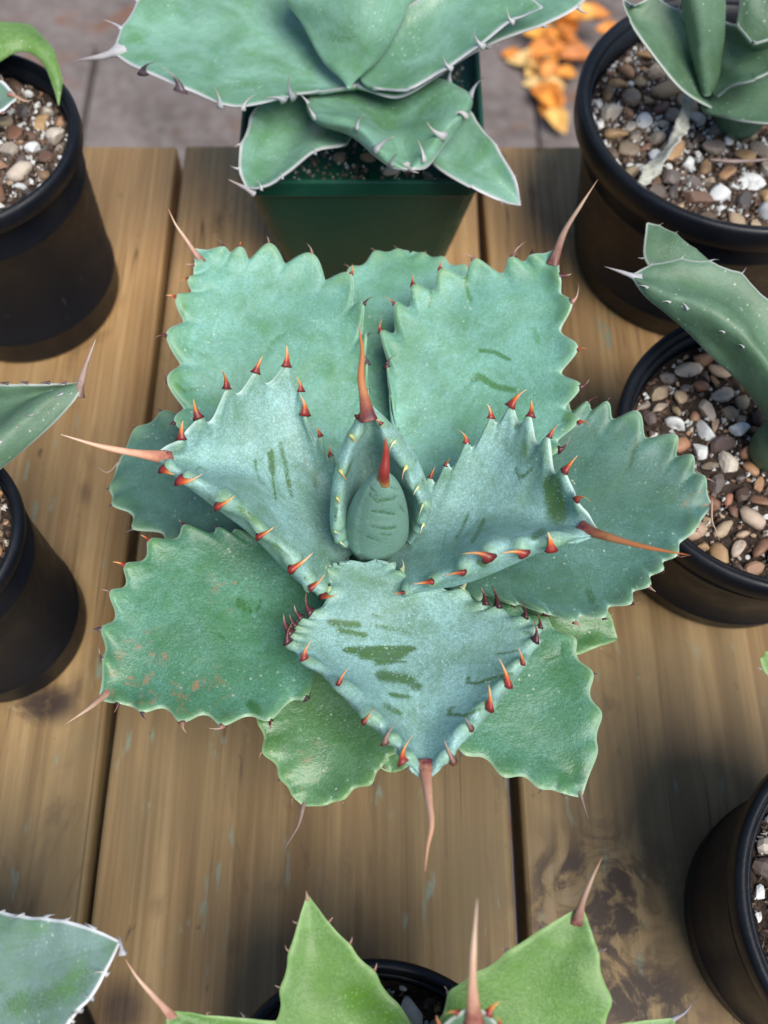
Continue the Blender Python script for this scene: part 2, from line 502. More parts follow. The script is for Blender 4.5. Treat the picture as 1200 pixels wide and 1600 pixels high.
    idx = np.arange(NU * NV).reshape(NU, NV)
    q = np.stack([idx[:-1, :-1], idx[1:, :-1], idx[1:, 1:], idx[:-1, 1:]], -1).reshape(-1, 4)
    if c0 < 0: q = q[:, ::-1]
    q2 = q[:, ::-1] + NU * NV
    base_a = idx[0]; base_b = idx[0] + NU * NV
    cap = np.stack([base_a[:-1], base_a[1:], base_b[1:], base_b[:-1]], -1)
    tipc = np.stack([idx[-1][1:], idx[-1][:-1], idx[-1][:-1] + NU * NV, idx[-1][1:] + NU * NV], -1)
    Fc = np.concatenate([q, q2, cap, tipc])
    pp = proj(top.reshape(-1, 3))
    rub = np.zeros(NU * NV)
    for poly, wid, st in rubs:
        poly = np.array(poly, float)
        if len(poly) == 1: dd = np.linalg.norm(pp - poly[0], axis=1)
        else: dd = np.min([seg_dist(pp, a, bb) for a, bb in zip(poly[:-1], poly[1:])], axis=0)
        rub = np.maximum(rub, st * np.clip(1.25 - 0.85 * dd / wid, 0, 1))
    sc = np.zeros(NU * NV)
    if scar:
        for (x, y, r_) in scar:
            sc = np.maximum(sc, np.clip(1.4 - np.linalg.norm(pp - (x, y), axis=1) / r_, 0, 1))
    z0 = np.zeros(NU * NV)
    lobe = np.clip(pl[:, None] ** 1.3 * np.exp(-((dl_ - cL[:, None]) / 0.0045) ** 2) + pr[:, None] ** 1.3 * np.exp(-((dr_ - cR[:, None]) / 0.0045) ** 2), 0, 1)
    at = {'lobe': np.concatenate([lobe.ravel(), lobe.ravel()]),
          'rub': np.concatenate([rub, z0]), 'scar': np.concatenate([sc, z0]),
          'edge': np.concatenate([np.clip(dE / ew, 0, 1).ravel(), np.clip(dE / ew, 0, 1).ravel()]),
          'u': np.concatenate([np.repeat(u, NV)] * 2), 'vv': np.concatenate([np.tile(w_, NU)] * 2)}
    lf = mesh_obj(name, V, Fc, mat, plant, True, at, off)
    if label: lf['label'] = label
    # teeth
    Moff = Matrix.Translation(-Vector(off))
    for side, tks, dirs, kind, hook in ((0, tkL, dirL, toothL or tooth, hookL), (1, tkR, dirR, toothR or tooth, hookR)):
        for j, uk in enumerate(tks):
            i = int(np.argmin(np.abs(u - uk)))
            e = 0 if side == 0 else NV - 1
            if (SL if side == 0 else SR): e = int(np.argmin(np.abs((dl_[i] - cL[i]) if side == 0 else (dr_[i] - cR[i]))))
            e2 = min(e + 3, NV - 1) if side == 0 else max(e - 3, 0)
            pt = top[i, e] - N[i, e] * (-0.0002 if (SL if side == 0 else SR) else 0.0005)
            d = top[i, e] - top[i, e2]; d /= np.linalg.norm(d) + 1e-9
            tg = gu[i, e] / (np.linalg.norm(gu[i, e]) + 1e-9)
            if dirs is not None:
                dd = dirs[j % len(dirs)] if isinstance(dirs, list) else dirs
                pxy = proj(pt)
                d = P(pxy[0] + dd[0], pxy[1] + dd[1], pt[2] + dd[2] / 100) - pt
                d /= np.linalg.norm(d)
            else:
                d = d + 0.25 * N[i, e] + tg * random.uniform(-0.25, 0.35)
                d /= np.linalg.norm(d)
            if hook is not None:
                pxy = proj(pt)
                hk = P(pxy[0] + hook[0], pxy[1] + hook[1], pt[2] + hook[2] / 100) - pt
            else:
                hk = tg * random.choice((-1, 1, 1)) + 0.5 * N[i, e]
            hk = hk - d * (hk @ d); hk /= np.linalg.norm(hk) + 1e-9
            yv = np.cross(d, hk)
            kk = kind[j % len(kind)] if isinstance(kind, (list, tuple)) else kind
            ln = tlen * random.uniform(0.75, 1.25) * (0.7 if uk < 0.2 else 1)
            Rm = Matrix(((hk[0], yv[0], d[0]), (hk[1], yv[1], d[1]), (hk[2], yv[2], d[2]))).to_4x4()
            M = Moff @ Matrix.Translation(Vector(pt - d * ln * 0.12)) @ Rm @ Matrix.Scale(ln, 4)
            inst('tooth', random.choice(TOOTH[kk]), lf, M)
    if spine:
        pts, r0, kind = spine
        p3 = [P(x, y, z / 100) for x, y, z in pts]
        d0 = (p3[0] - p3[1]); d0 /= np.linalg.norm(d0)
        p3 = [p3[0] + d0 * 0.0045] + p3
        tube('terminal_spine', p3, r0, SPINE_M[kind], lf, off)
    return lf


# ------------------------------------------------------------------ ground and table
def wood_mat():
    m, nt, bs = newmat('weathered_pine')
    b = NB(nt)
    rnd = b.rand()
    s = nt.nodes.new('ShaderNodeCombineXYZ')
    nt.links.new(b.math('MULTIPLY', rnd, 7.0), s.inputs[0]); nt.links.new(b.math('MULTIPLY', rnd, 13.0), s.inputs[1])
    va = nt.nodes.new('ShaderNodeVectorMath'); va.operation = 'ADD'
    nt.links.new(b.tc.outputs['Object'], va.inputs[0]); nt.links.new(s.outputs[0], va.inputs[1])
    co = va.outputs[0]
    wob = b.noise(b.mapping(co, scale=(6, 1.6, 6)), 1.5, 2, 0.5)
    rings = nt.nodes.new('ShaderNodeTexWave')
    rings.wave_type = 'BANDS'; rings.bands_direction = 'X'; rings.wave_profile = 'SIN'
    nt.links.new(b.mapping(co, scale=(1, 0.045, 1)), rings.inputs['Vector'])
    rings.inputs['Scale'].default_value = 11; rings.inputs['Distortion'].default_value = 11
    rings.inputs['Detail'].default_value = 3; rings.inputs['Detail Scale'].default_value = 1.6
    grain = b.noise(b.mapping(co, scale=(1, 0.02, 1)), 420, 4, 0.6)
    fine = b.noise(b.mapping(co, scale=(1, 0.035, 1)), 1400, 2, 0.6)
    base = b.ramp(rings.outputs['Fac'], [(0.05, (0.26, 0.158, 0.058)), (0.55, (0.35, 0.225, 0.092)), (0.95, (0.43, 0.285, 0.125))])
    base = b.mix(b.ramp(grain, [(0.35, 0.0), (0.7, 0.55)]), base, (0.175, 0.092, 0.032))
    base = b.mix(b.math('MULTIPLY', b.ramp(fine, [(0.45, 0.0), (0.8, 1.0)]), 0.22), base, (0.12, 0.075, 0.035))
    band = b.noise(b.mapping(co, scale=(1, 0.028, 1)), 150, 3, 0.55, 0.3)
    base = b.mix(b.ramp(band, [(0.36, 0.6), (0.52, 0.0)]), base, (0.165, 0.085, 0.028))
    base = b.mix(b.ramp(band, [(0.52, 0.0), (0.68, 0.55)]), base, (0.45, 0.30, 0.145))
    # weathering: greenish grey preservative and dirt in drifting patches
    w = b.ramp(b.noise(b.mapping(co, scale=(1, 0.35, 1)), 9, 6, 0.66, 0.9), [(0.36, 0.0), (0.64, 0.85)])
    fresh = b.math('MULTIPLY', b.attr('fresh'), b.ramp(b.noise(b.mapping(co, scale=(1, 0.25, 1)), 14, 4, 0.6, 0.4), [(0.25, 0.35), (0.6, 1.0)]))  # sunlight painted into the colour towards the far plank ends
    w = b.math('MULTIPLY', w, b.math('SUBTRACT', 1.0, fresh))  # dirt patches thinned where the sunlight is painted
    base = b.mix(b.math('MULTIPLY', fresh, 0.75), base, b.mix(b.ramp(grain, [(0.35, 0.0), (0.7, 1.0)]), (0.62, 0.385, 0.18), (0.38, 0.20, 0.072)))  # paler, warmer boards standing in for sun on the far end
    base = b.mix(w, base, (0.165, 0.122, 0.058))
    st = b.ramp(b.noise(b.mapping(co, scale=(1, 0.4, 1)), 34, 5, 0.65, 0.8), [(0.58, 0.0), (0.72, 0.7)])
    base = b.mix(st, base, (0.075, 0.045, 0.022))
    ck = b.noise(b.mapping(co, scale=(1, 0.018, 1)), 95, 3, 0.5, 0.15)
    ck = b.ramp(b.math('ABSOLUTE', b.math('SUBTRACT', ck, 0.5)), [(0.002, 1.0), (0.010, 0.0)])
    ck = b.math('MULTIPLY', ck, b.ramp(b.noise(b.mapping(co, scale=(1, 0.3, 1)), 22, 2), [(0.52, 0.0), (0.62, 0.75)]))
    base = b.mix(ck, base, (0.055, 0.030, 0.014))
    # blue-green mineral flecks
    fl = b.ramp(b.noise(b.mapping(co, scale=(1, 0.28, 1)), 150, 3, 0.55, 0.3), [(0.645, 0.0), (0.73, 0.6)])
    base = b.mix(fl, base, (0.20, 0.29, 0.225))
    sp = b.ramp(b.noise(b.mapping(co, scale=(1, 0.6, 1)), 150, 3, 0.6, 0.5), [(0.70, 0.0), (0.78, 0.8)])
    base = b.mix(sp, base, (0.05, 0.032, 0.02))
    # painted-in stains with their own shape (knots, dark water stain)
    base = b.mix(b.math('MULTIPLY', b.attr('knot'), b.ramp(grain, [(0.2, 0.8), (0.8, 1.0)])), base, (0.035, 0.018, 0.010))
    sn = b.noise(co, 45, 5, 0.65, 1.5)
    base = b.mix(b.math('MULTIPLY', b.attr('stain'), b.ramp(sn, [(0.42, 0.0), (0.54, 0.95)])), base, (0.032, 0.018, 0.013))
    base = b.mix(b.math('MULTIPLY', b.attr('stain'), b.ramp(sn, [(0.30, 0.5), (0.42, 0.0)])), base, (0.22, 0.19, 0.15))
    nt.links.new(base, bs.inputs['Base Color'])
    bs.inputs['Roughness'].default_value = 0.62
    h = b.math('ADD', b.math('MULTIPLY', grain, 0.6), b.math('MULTIPLY', rings.outputs['Fac'], 0.25))
    nt.links.new(b.bump(h, 0.35, 0.0012), bs.inputs['Normal'])
    return m


def ground_mat():
    m, nt, bs = newmat('dirty_concrete')
    b = NB(nt)
    co = b.tc.outputs['Object']
    n = b.noise(co, 5, 6, 0.65, 0.4)
    n2 = b.noise(co, 38, 4, 0.6)
    c = b.ramp(n, [(0.3, (0.085, 0.066, 0.058)), (0.55, (0.155, 0.125, 0.112)), (0.75, (0.225, 0.19, 0.175))])
    c = b.mix(b.ramp(n2, [(0.4, 0.0), (0.75, 0.5)]), c, (0.27, 0.245, 0.24))
    r = b.ramp(b.noise(b.mapping(co, scale=(1, 1.6, 1)), 6.5, 4, 0.6, 0.8), [(0.58, 0.0), (0.68, 0.75)])
    c = b.mix(r, c, (0.20, 0.085, 0.04))
    nt.links.new(c, bs.inputs['Base Color'])
    bs.inputs['Roughness'].default_value = 0.85
    nt.links.new(b.bump(n2, 0.5, 0.004), bs.inputs['Normal'])
    return m


M_wood = wood_mat()
M_ground = ground_mat()
GZ = -0.95


def box_mesh(name, x0, x1, y0, y1, z0, z1, mat, parent=None, off=(0, 0, 0), bev=0.0):
    bm = bmesh.new()
    bmesh.ops.create_cube(bm, size=1)
    for v_ in bm.verts:
        v_.co = Vector(((x0 + x1) / 2 + v_.co.x * (x1 - x0), (y0 + y1) / 2 + v_.co.y * (y1 - y0), (z0 + z1) / 2 + v_.co.z * (z1 - z0))) - Vector(off)
    if bev: bmesh.ops.bevel(bm, geom=bm.edges[:], offset=bev, segments=3, affect='EDGES', profile=0.5)
    me = bpy.data.meshes.new(name); bm.to_mesh(me); bm.free()
    me.materials.append(mat)
    o = bpy.data.objects.new(name, me); COL.objects.link(o)
    if parent: o.parent = parent
    return o


def slab(name, x0, x1, y0, y1, z, mat, th=0.06):
    o = box_mesh(name, x0, x1, y0, y1, z - th, z, mat, None, (0, 0, 0), 0.004)
    return o


# paving slabs of dirty concrete under and beyond the table
gp = tag(box_mesh('ground', -6, 6, -5, 7, GZ - 0.30, GZ - 0.055, M_ground), kind='structure')
jx = float(P(157, 40, GZ)[0])
for i, (xa, xb) in enumerate(((jx - 1.80, jx - 0.905), (jx - 0.9, jx - 0.006), (jx + 0.006, jx + 0.9), (jx + 0.905, jx + 1.80))):
    for ya, yb in ((-0.9, 0.35), (0.362, 1.75)):
        s_ = slab('paving_slab', xa, xb, ya, yb, GZ, M_ground)
        s_.parent = gp

TAB_END = float(P(600, 229, 0)[1])
TAB_NEAR = -0.42
table = empty('plank_table', (0, 0, GZ), 'table of wide weathered pine planks under all the pots', 'table')
toff = (0, 0, GZ)
gapL = P(280, 240, 0)[0], P(140, 1440, 0)[0]
gapR = P(747, 300, 0)[0], P(819, 1440, 0)[0]
gl, gr = float(np.mean(gapL)) - 0.0008, float(np.mean(gapR))
GAP = 0.0042


def plank(x0, x1, name='plank'):
    """board along Y with eased long edges, fine grid on top for the knots and stains"""
    prof = []
    rr = 0.0032
    for a in np.linspace(math.pi, math.pi / 2, 5): prof.append((x0 + rr + rr * math.cos(a), -rr + rr * math.sin(a)))
    for x in np.linspace(x0 + rr, x1 - rr, 62)[1:-1]: prof.append((x, 0))
    for a in np.linspace(math.pi / 2, 0, 5): prof.append((x1 - rr + rr * math.cos(a), -rr + rr * math.sin(a)))
    prof += [(x1, -0.036), (x0, -0.036)]
    ys = np.linspace(TAB_NEAR, TAB_END, 240)
    n = len(prof)
    ph = random.uniform(0, 6)
    V = []
    for y in ys:
        for x, z in prof:
            dz = -0.0004 * (1 + math.sin((x - x0) * 40 + ph)) if z == 0 else 0
            dx = 0.0004 * math.sin(y * 23 + ph) if abs(x - x0) < 0.004 or abs(x - x1) < 0.004 else 0
            V.append((x + dx, y, z + dz))
    Fc = []
    for i in range(len(ys) - 1):
        for k in range(n):
            Fc.append((i * n + k, (i + 1) * n + k, (i + 1) * n + (k + 1) % n, i * n + (k + 1) % n))
    Fc.append(tuple(range(n))[::-1]); Fc.append(tuple((len(ys) - 1) * n + k for k in range(n)))
    V = np.array(V)
    pp = proj(V)
    kn = np.zeros(len(V)); st = np.zeros(len(V))
    for (x, y, a, b_, s) in ((190, 1578, 40, 44, 1.0), (838, 352, 38, 52, 0.35), (1005, 880, 26, 18, 0.5), (133, 770, 9, 16, 0.5), (122, 1075, 9, 18, 0.6), (92, 1092, 20, 14, 0.75), (245, 1415, 8, 12, 0.4), (560, 1430, 9, 34, 0.35), (365, 1480, 7, 14, 0.4), (1130, 1180, 14, 40, 0.25)):
        d = np.hypot((pp[:, 0] - x) / a, (pp[:, 1] - y) / b_)
        kn = np.maximum(kn, s * np.clip(1.5 - d, 0, 1))
    for (x, y, a, b_) in ((930, 1420, 95, 110), (1000, 1560, 90, 60), (890, 1370, 60, 50), (70, 1100, 45, 25), (1000, 900, 60, 30)):
        d = np.hypot((pp[:, 0] - x) / a, (pp[:, 1] - y) / b_)
        st = np.maximum(st, np.clip(1.6 - d, 0, 1))
    sunlit_end = np.clip((V[:, 1] - 0.16) / 0.20, 0, 1)  # mask of the painted sunlight, rising towards the far end
    return mesh_obj(name, V, Fc, M_wood, table, False, {'knot': kn, 'stain': st, 'fresh': sunlit_end}, toff)  # 'fresh' here carries the painted sunlight, not fresh wood


BW = gr - gl - GAP
edges_ = [gl - GAP / 2 - BW, gl + GAP / 2, gr + GAP / 2]
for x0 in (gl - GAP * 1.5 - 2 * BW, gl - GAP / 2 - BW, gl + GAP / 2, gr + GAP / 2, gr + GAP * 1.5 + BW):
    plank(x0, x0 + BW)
xa, xb = gl - GAP * 1.5 - 2 * BW, gr + GAP * 1.5 + 2 * BW
for y in (TAB_NEAR + 0.06, TAB_END - 0.12):
    box_mesh('crossbeam', xa + 0.02, xb - 0.02, y, y + 0.04, -0.124, -0.0355, M_wood, table, toff, 0.003)
for x in (xa + 0.04, xb - 0.13):
    for y in (TAB_NEAR + 0.1005, TAB_END - 0.2105):
        box_mesh('leg', x, x + 0.09, y, y + 0.09, GZ - 0.001, -0.0355, M_wood, table, toff, 0.003)


# ------------------------------------------------------------------ pots
def plastic(name, col, rough=0.42):
    m, nt, bs = newmat(name)
    b = NB(nt)
    n = b.noise(b.tc.outputs['Object'], 60, 5, 0.65)
    dust = b.ramp(n, [(0.55, 0.0), (0.85, 0.25)])
    bs.inputs['Specular IOR Level'].default_value = 0.32
    nt.links.new(b.mix(dust, col, tuple(min(1, c * 2.2 + 0.012) for c in col)), bs.inputs['Base Color'])
    nt.links.new(b.ramp(n, [(0.3, rough - 0.08), (0.7, rough + 0.14)]), bs.inputs['Roughness'])
    sc_ = b.ramp(b.noise(b.mapping(b.tc.outputs['Object'], scale=(1, 1, 0.25), rot=(0.3, 0.2, 0)), 230, 4, 0.7, 0.4), [(0.66, 0.0), (0.74, 0.35)])
    old = bs.inputs['Base Color'].links[0].from_socket
    nt.links.new(b.mix(sc_, old, (0.09, 0.09, 0.09)), bs.inputs['Base Color'])
    nt.links.new(b.bump(b.noise(b.tc.outputs['Object'], 500, 2), 0.08, 0.001), bs.inputs['Normal'])
    return m


M_black = plastic('black_plastic', (0.0045, 0.006, 0.010), 0.42)
M_green = plastic('dark_green_plastic', (0.008, 0.062, 0.038), 0.34)


def soil_mat():
    m, nt, bs = newmat('potting_soil')
    b = NB(nt)
    n = b.noise(b.tc.outputs['Object'], 420, 4, 0.7)
    nt.links.new(b.ramp(n, [(0.35, (0.018, 0.011, 0.007)), (0.6, (0.06, 0.038, 0.025)), (0.75, (0.13, 0.09, 0.065))]), bs.inputs['Base Color'])
    bs.inputs['Roughness'].default_value = 0.95
    nt.links.new(b.bump(n, 1.0, 0.003), bs.inputs['Normal'])
    return m


M_soil = soil_mat()


def pebble_mat(name, stops):
    m, nt, bs = newmat(name)
    b = NB(nt)
    c = b.ramp(b.rand(), stops)
    bs_col = b.mix(b.ramp(b.noise(b.tc.outputs['Object'], 2.2, 4, 0.65), [(0.35, 0.0), (0.75, 0.6)]), c, b.mix(0.45, c, (0.06, 0.045, 0.035)))
    nt.links.new(bs_col, bs.inputs['Base Color'])
    bs.inputs['Roughness'].default_value = 0.6
    return m


M_peb = pebble_mat('river_gravel', [(0.0, (0.34, 0.15, 0.09)), (0.12, (0.42, 0.27, 0.13)), (0.24, (0.07, 0.040, 0.032)), (0.36, (0.17, 0.15, 0.14)), (0.48, (0.52, 0.38, 0.22)),
                                    (0.6, (0.055, 0.05, 0.05)), (0.7, (0.20, 0.10, 0.06)), (0.8, (0.40, 0.23, 0.13)), (0.9, (0.58, 0.52, 0.43)), (1.0, (0.12, 0.085, 0.06))])
M_perl = pebble_mat('perlite', [(0.0, (0.72, 0.73, 0.72)), (0.5, (0.60, 0.62, 0.60)), (1.0, (0.78, 0.78, 0.75))])


def pebble_mesh(name, mat, sub, rough, seed):
    bm = bmesh.new()
    bmesh.ops.create_icosphere(bm, subdivisions=sub, radius=1)
    r = random.Random(seed)
    cuts = [(Vector((r.gauss(0, 1), r.gauss(0, 1), r.gauss(0, 1))).normalized(), r.uniform(0.45, 0.85)) for _ in range(r.randint(3, 8))]
    ax = [Vector((r.gauss(0, 1), r.gauss(0, 1), r.gauss(0, 1))).normalized() for _ in range(5)]
    am = [r.uniform(-rough, rough) for _ in ax]
    for v_ in bm.verts:
        k = 1 + sum(a * max(0, v_.co.dot(x)) ** 2 for a, x in zip(am, ax))
        v_.co *= k
        for cn, cd in cuts:            # chipped faces
            q_ = v_.co.dot(cn) - cd
            if q_ > 0: v_.co -= cn * q_
        v_.co.x *= r.uniform(0.98, 1.02); v_.co.z *= 0.78
    me = bpy.data.meshes.new(name); bm.to_mesh(me); bm.free()
    me.polygons.foreach_set('use_smooth', [seed % 2 == 0] * len(me.polygons))
    me.materials.append(mat)
    return me


PEB = [pebble_mesh('pebble', M_peb, 2, 0.5, i) for i in range(14)]
PERL = [pebble_mesh('perlite_grain', M_perl, 2, 0.75, 40 + i) for i in range(7)]


def fill_gravel(pot, off, inside, zsoil, n, sizes, perl=0.3, avoid=None, seed=0, cx=0, cy=0, rad=0.06, grit=1500):
    r = random.Random(seed)
    items = []
    tries = 0
    szs = sorted([sizes[0] * 0.5 + (sizes[1] - sizes[0] * 0.5) * r.random() ** 2.0 for _ in range(n)], reverse=True)
    for s in szs:
        for _ in range(60):
            x, y = r.uniform(-rad, rad), r.uniform(-rad, rad)
            if not inside(x, y, s): continue
            q = proj(np.array([cx + x, cy + y, zsoil]))
            if not (-70 < q[0] < 1270 and -70 < q[1] < 1670): continue
            if any((x - a) ** 2 + (y - b_) ** 2 < (0.90 * (s + c)) ** 2 for a, b_, c in items): continue
            items.append((x, y, s)); break
    for x, y, s in items[:290]:
        isp = r.random() < perl * (1.5 if s < sizes[0] * 1.2 else 0.5)
        me = r.choice(PERL if isp else PEB)
        M = (Matrix.Translation((x + cx - off[0], y + cy - off[1], zsoil + s * r.uniform(0.15, 0.45) - off[2]))
             @ Matrix.Rotation(r.uniform(0, 6.28), 4, 'Z') @ Matrix.Rotation(r.gauss(0, 0.35), 4, 'X')
             @ Matrix.Diagonal((s * r.uniform(0.85, 1.35), s * r.uniform(0.65, 0.95), s * r.uniform(0.6, 1.0), 1)))
        inst('perlite_grain' if isp else 'pebble', me, pot, M)
    # fine grit between the stones: too small to pick apart
    for nm, mat, cnt in (('fine_grit', M_peb_grit, grit), ('fine_perlite', M_perl, grit // 4)):
        V, Fc = [], []
        tet = np.array([(1, 0, -.5), (-.5, .87, -.5), (-.5, -.87, -.5), (0.1, 0, .9)])
        k = 0
        while k < cnt:
            x, y = r.uniform(-rad, rad), r.uniform(-rad, rad)
            if not inside(x, y, 0.001): continue
            s = r.uniform(0.0006, 0.0017)
            a = r.uniform(0, 6.28); c_, s_ = math.cos(a), math.sin(a)
            i0 = len(V)
            for t in tet:
                V.append((cx + x + s * (t[0] * c_ - t[1] * s_) * r.uniform(.7, 1.3), cy + y + s * (t[0] * s_ + t[1] * c_) * r.uniform(.7, 1.3), zsoil + s * 0.5 + s * t[2] + 0.0006))
            Fc += [(i0, i0 + 1, i0 + 3), (i0 + 1, i0 + 2, i0 + 3), (i0 + 2, i0, i0 + 3), (i0, i0 + 2, i0 + 1)]
            k += 1
        g = mesh_obj(nm, V, Fc, mat, pot, False, None, off)
        g['kind'] = 'stuff'


def grit_mat():
    m, nt, bs = newmat('mixed_grit')
    b = NB(nt)
    c = b.ramp(b.noise(b.tc.outputs['Object'], 500, 1), [(0.3, (0.05, 0.03, 0.02)), (0.5, (0.20, 0.13, 0.09)), (0.62, (0.12, 0.10, 0.085)), (0.75, (0.34, 0.25, 0.18))])
    nt.links.new(c, bs.inputs['Base Color'])
    bs.inputs['Roughness'].default_value = 0.85
    return m


M_peb_grit = grit_mat()


def lathe(name, prof, mat, parent, off, cx, cy, n=96):
    V, Fc = [], []
    for r_, z in prof:
        for k in range(n):
            a = 2 * math.pi * k / n
            V.append((cx + r_ * math.cos(a), cy + r_ * math.sin(a), z))
    for i in range(len(prof) - 1):
        for k in range(n):
            Fc.append((i * n + k, i * n + (k + 1) % n, (i + 1) * n + (k + 1) % n, (i + 1) * n + k))
    return mesh_obj(name, V, Fc, mat, parent, True, None, off)


def soil_disc(parent, off, cx, cy, rad, z, square=None):
    V, Fc = [], []
    n, m = 26, 48
    for i in range(n + 1):
        for k in range(m):
            a = 2 * math.pi * k / m
            r_ = rad * i / n
            if square: r_ /= max(abs(math.cos(a)), abs(math.sin(a)))
            V.append((cx + r_ * math.cos(a), cy + r_ * math.sin(a), z + 0.0012 * math.sin(9 * a + i) * (i / n) + random.uniform(-.0006, .0006)))
    for i in range(n):
        for k in range(m):
            Fc.append((i * m + k, (i + 1) * m + k, (i + 1) * m + (k + 1) % m, i * m + (k + 1) % m))
    return mesh_obj('soil', V, Fc, M_soil, parent, True, None, off)


def round_pot(px, py, h, R0, Rb, label, n, sizes=(0.0026, 0.0052), perl=0.3, seed=0, group='black round nursery pots', grit=1500, soil_drop=0.012):
    s = R0 / 0.062
    c = P(px, py, h)
    cx, cy = float(c[0]), float(c[1])
    off = (cx, cy, 0)
    pot = empty('nursery_pot', off, label, 'pot', group)
    lw = 0.0042 * s
    wall = [(0.0005, 0.0012), (Rb - 0.004, 0.0008), (Rb - 0.001, 0.0006), (Rb, 0.003)] + [(Rb + (R0 - lw - 0.0006 - Rb) * q + e_, 0.003 + (h - 0.012 * s - 0.003) * q) for q, e_ in ((0.14, 0), (0.15, 0.0007), (0.17, 0.0007), (0.18, 0), (0.80, 0), (0.81, 0.0006), (0.84, 0.0006), (0.85, 0))] + [(R0 - lw - 0.0006, h - 0.012 * s), (R0 - lw - 0.0002, h - 0.0035)]
    inner = [(R0 - lw - 0.0018, h - 0.0035), (R0 - lw - 0.0022, h - 0.012 * s), (Rb - 0.002, 0.005), (0.0005, 0.004)]
    lathe('wall', wall + inner, M_black, pot, off, cx, cy)
    rim = [(R0 - lw - 0.0019, h - 0.011 * s), (R0 - 0.0012, h - 0.011 * s), (R0 - 0.0002, h - 0.0102 * s), (R0, h - 0.006 * s), (R0, h - 0.0022), (R0 - 0.0006, h - 0.0009), (R0 - 0.0016, h - 0.0002),
           (R0 - 0.0026, h), (R0 - 0.0034, h - 0.0005), (R0 - lw, h - 0.0018), (R0 - lw - 0.0008, h - 0.0042), (R0 - lw - 0.0019, h - 0.0105 * s)]
    lathe('rim', rim, M_black, pot, off, cx, cy)
    zs = h - soil_drop * s
    Rs = R0 - lw - 0.0026
    soil_disc(pot, off, cx, cy, Rs, zs)
    if n:
        fill_gravel(pot, off, lambda x, y, q: x * x + y * y < (Rs - q * 1.02) ** 2, zs, n, sizes, perl, None, seed, cx, cy, Rs, grit)
    return pot, cx, cy, h, R0


pot_main = round_pot(597, 848, 0.082, 0.062, 0.051, 'black pot hidden beneath the big central blue-green agave', 60, seed=1, grit=300)
pot_tl = round_pot(-76, 210, 0.115, 0.058, 0.049, 'black pot with white perlite gravel and an arched green leaf over its rim', 170, perl=0.45, seed=2)
pot_tr = round_pot(1166, 160, 0.106, 0.081, 0.0645, 'large black pot with a dry twisted leaf lying on its gravel', 430, (0.0026, 0.0068), perl=0.52, seed=3, grit=3500)
pot_mr = round_pot(1222, 688, 0.088, 0.069, 0.0545, 'black pot with brown gravel under a long pointed dull green leaf', 420, (0.0022, 0.0054), perl=0.12, seed=4, grit=900)
pot_l = round_pot(-146, 834, 0.110, 0.0425, 0.0375, 'small black pot below a grey-green leaf with a dark spine', 120, perl=0.2, seed=5, grit=800)
pot_br = round_pot(1440, 1420, 0.100, 0.060, 0.050, 'black pot with pale gravel beside the dark water stain on the plank', 160, (0.003, 0.006), perl=0.3, seed=6, grit=1500)
pot_b = round_pot(582, 1808, 0.085, 0.056, 0.047, 'black pot with grey stone chips under the bright green leaves', 120, (0.003, 0.006), perl=0.2, seed=7, grit=900)
pot_bl = round_pot(-150, 1740, 0.074, 0.056, 0.046, 'black pot under the grey white-edged leaf', 0, seed=8)


# square green pot
def square_pot():
    h = 0.098
    f = P(np.array([368, 762]), np.array([281, 288]), h)
    w = float(f[1][0] - f[0][0])
    cx = float((f[0][0] + f[1][0]) / 2); yf = float((f[0][1] + f[1][1]) / 2)
    cy = yf + w / 2
    off = (cx, cy, 0)
    pot = empty('square_pot', off, 'dark green square plastic pot holding the agave with white hooked teeth', 'pot')
    a = w / 2

    def ring(hw, z, rr):
        pts = []
        for q, (sx, sy) in enumerate(((1, 1), (-1, 1), (-1, -1), (1, -1))):
            for t in np.linspace(0, math.pi / 2, 6):
                an = t + q * math.pi / 2
                pts.append((cx + sx * (hw - rr) + rr * math.cos(an), cy + sy * (hw - rr) + rr * math.sin(an), z))
        return pts

    def loft(name, prof):
        V, Fc = [], []
        for hw, z, rr in prof: V += ring(hw, z, rr)
        n = 24
        for i in range(len(prof) - 1):
            for k in range(n): Fc.append((i * n + k, i * n + (k + 1) % n, (i + 1) * n + (k + 1) % n, (i + 1) * n + k))
        Fc.append(tuple(range(n))[::-1])
        o = mesh_obj(name, V, Fc, M_green, pot, False, None, off)
        return o
    b_ = a * 0.70
    loft('wall', [(b_ - 0.002, 0.0006, 0.008), (b_, 0.003, 0.009), (a - 0.0022, h - 0.012, 0.011), (a - 0.0022, h - 0.009, 0.011), (a - 0.004, h - 0.009, 0.01), (a - 0.005, h - 0.012, 0.01), (b_ - 0.002, 0.005, 0.008)])
    V = [(a - 0.0035, h - 0.010, 0.010), (a - 0.0004, h - 0.010, 0.0115), (a, h - 0.0092, 0.012), (a, h - 0.001, 0.012), (a - 0.0005, h - 0.0002, 0.012), (a - 0.0013, h, 0.0115), (a - 0.002, h - 0.0004, 0.011), (a - 0.0035, h - 0.0095, 0.010)]
    loft('rim', V).data.polygons[-1].use_smooth = False
    zs = h - 0.011
    rs = a - 0.0068
    soil_disc(pot, off, cx, cy, rs, zs, square=True)
    fill_gravel(pot, off, lambda x, y, q: max(abs(x), abs(y)) < rs - q, zs, 150, (0.0022, 0.0042), 0.12, None, 9, cx, cy, rs, 1200)
    return pot, cx, cy, h


pot_g = square_pot()


def plant(name, pot, label, group=None):
    cx, cy = pot[1], pot[2]
    off = (cx, cy, pot[3] - 0.011)
    return empty(name, off, label, 'plant', group), off


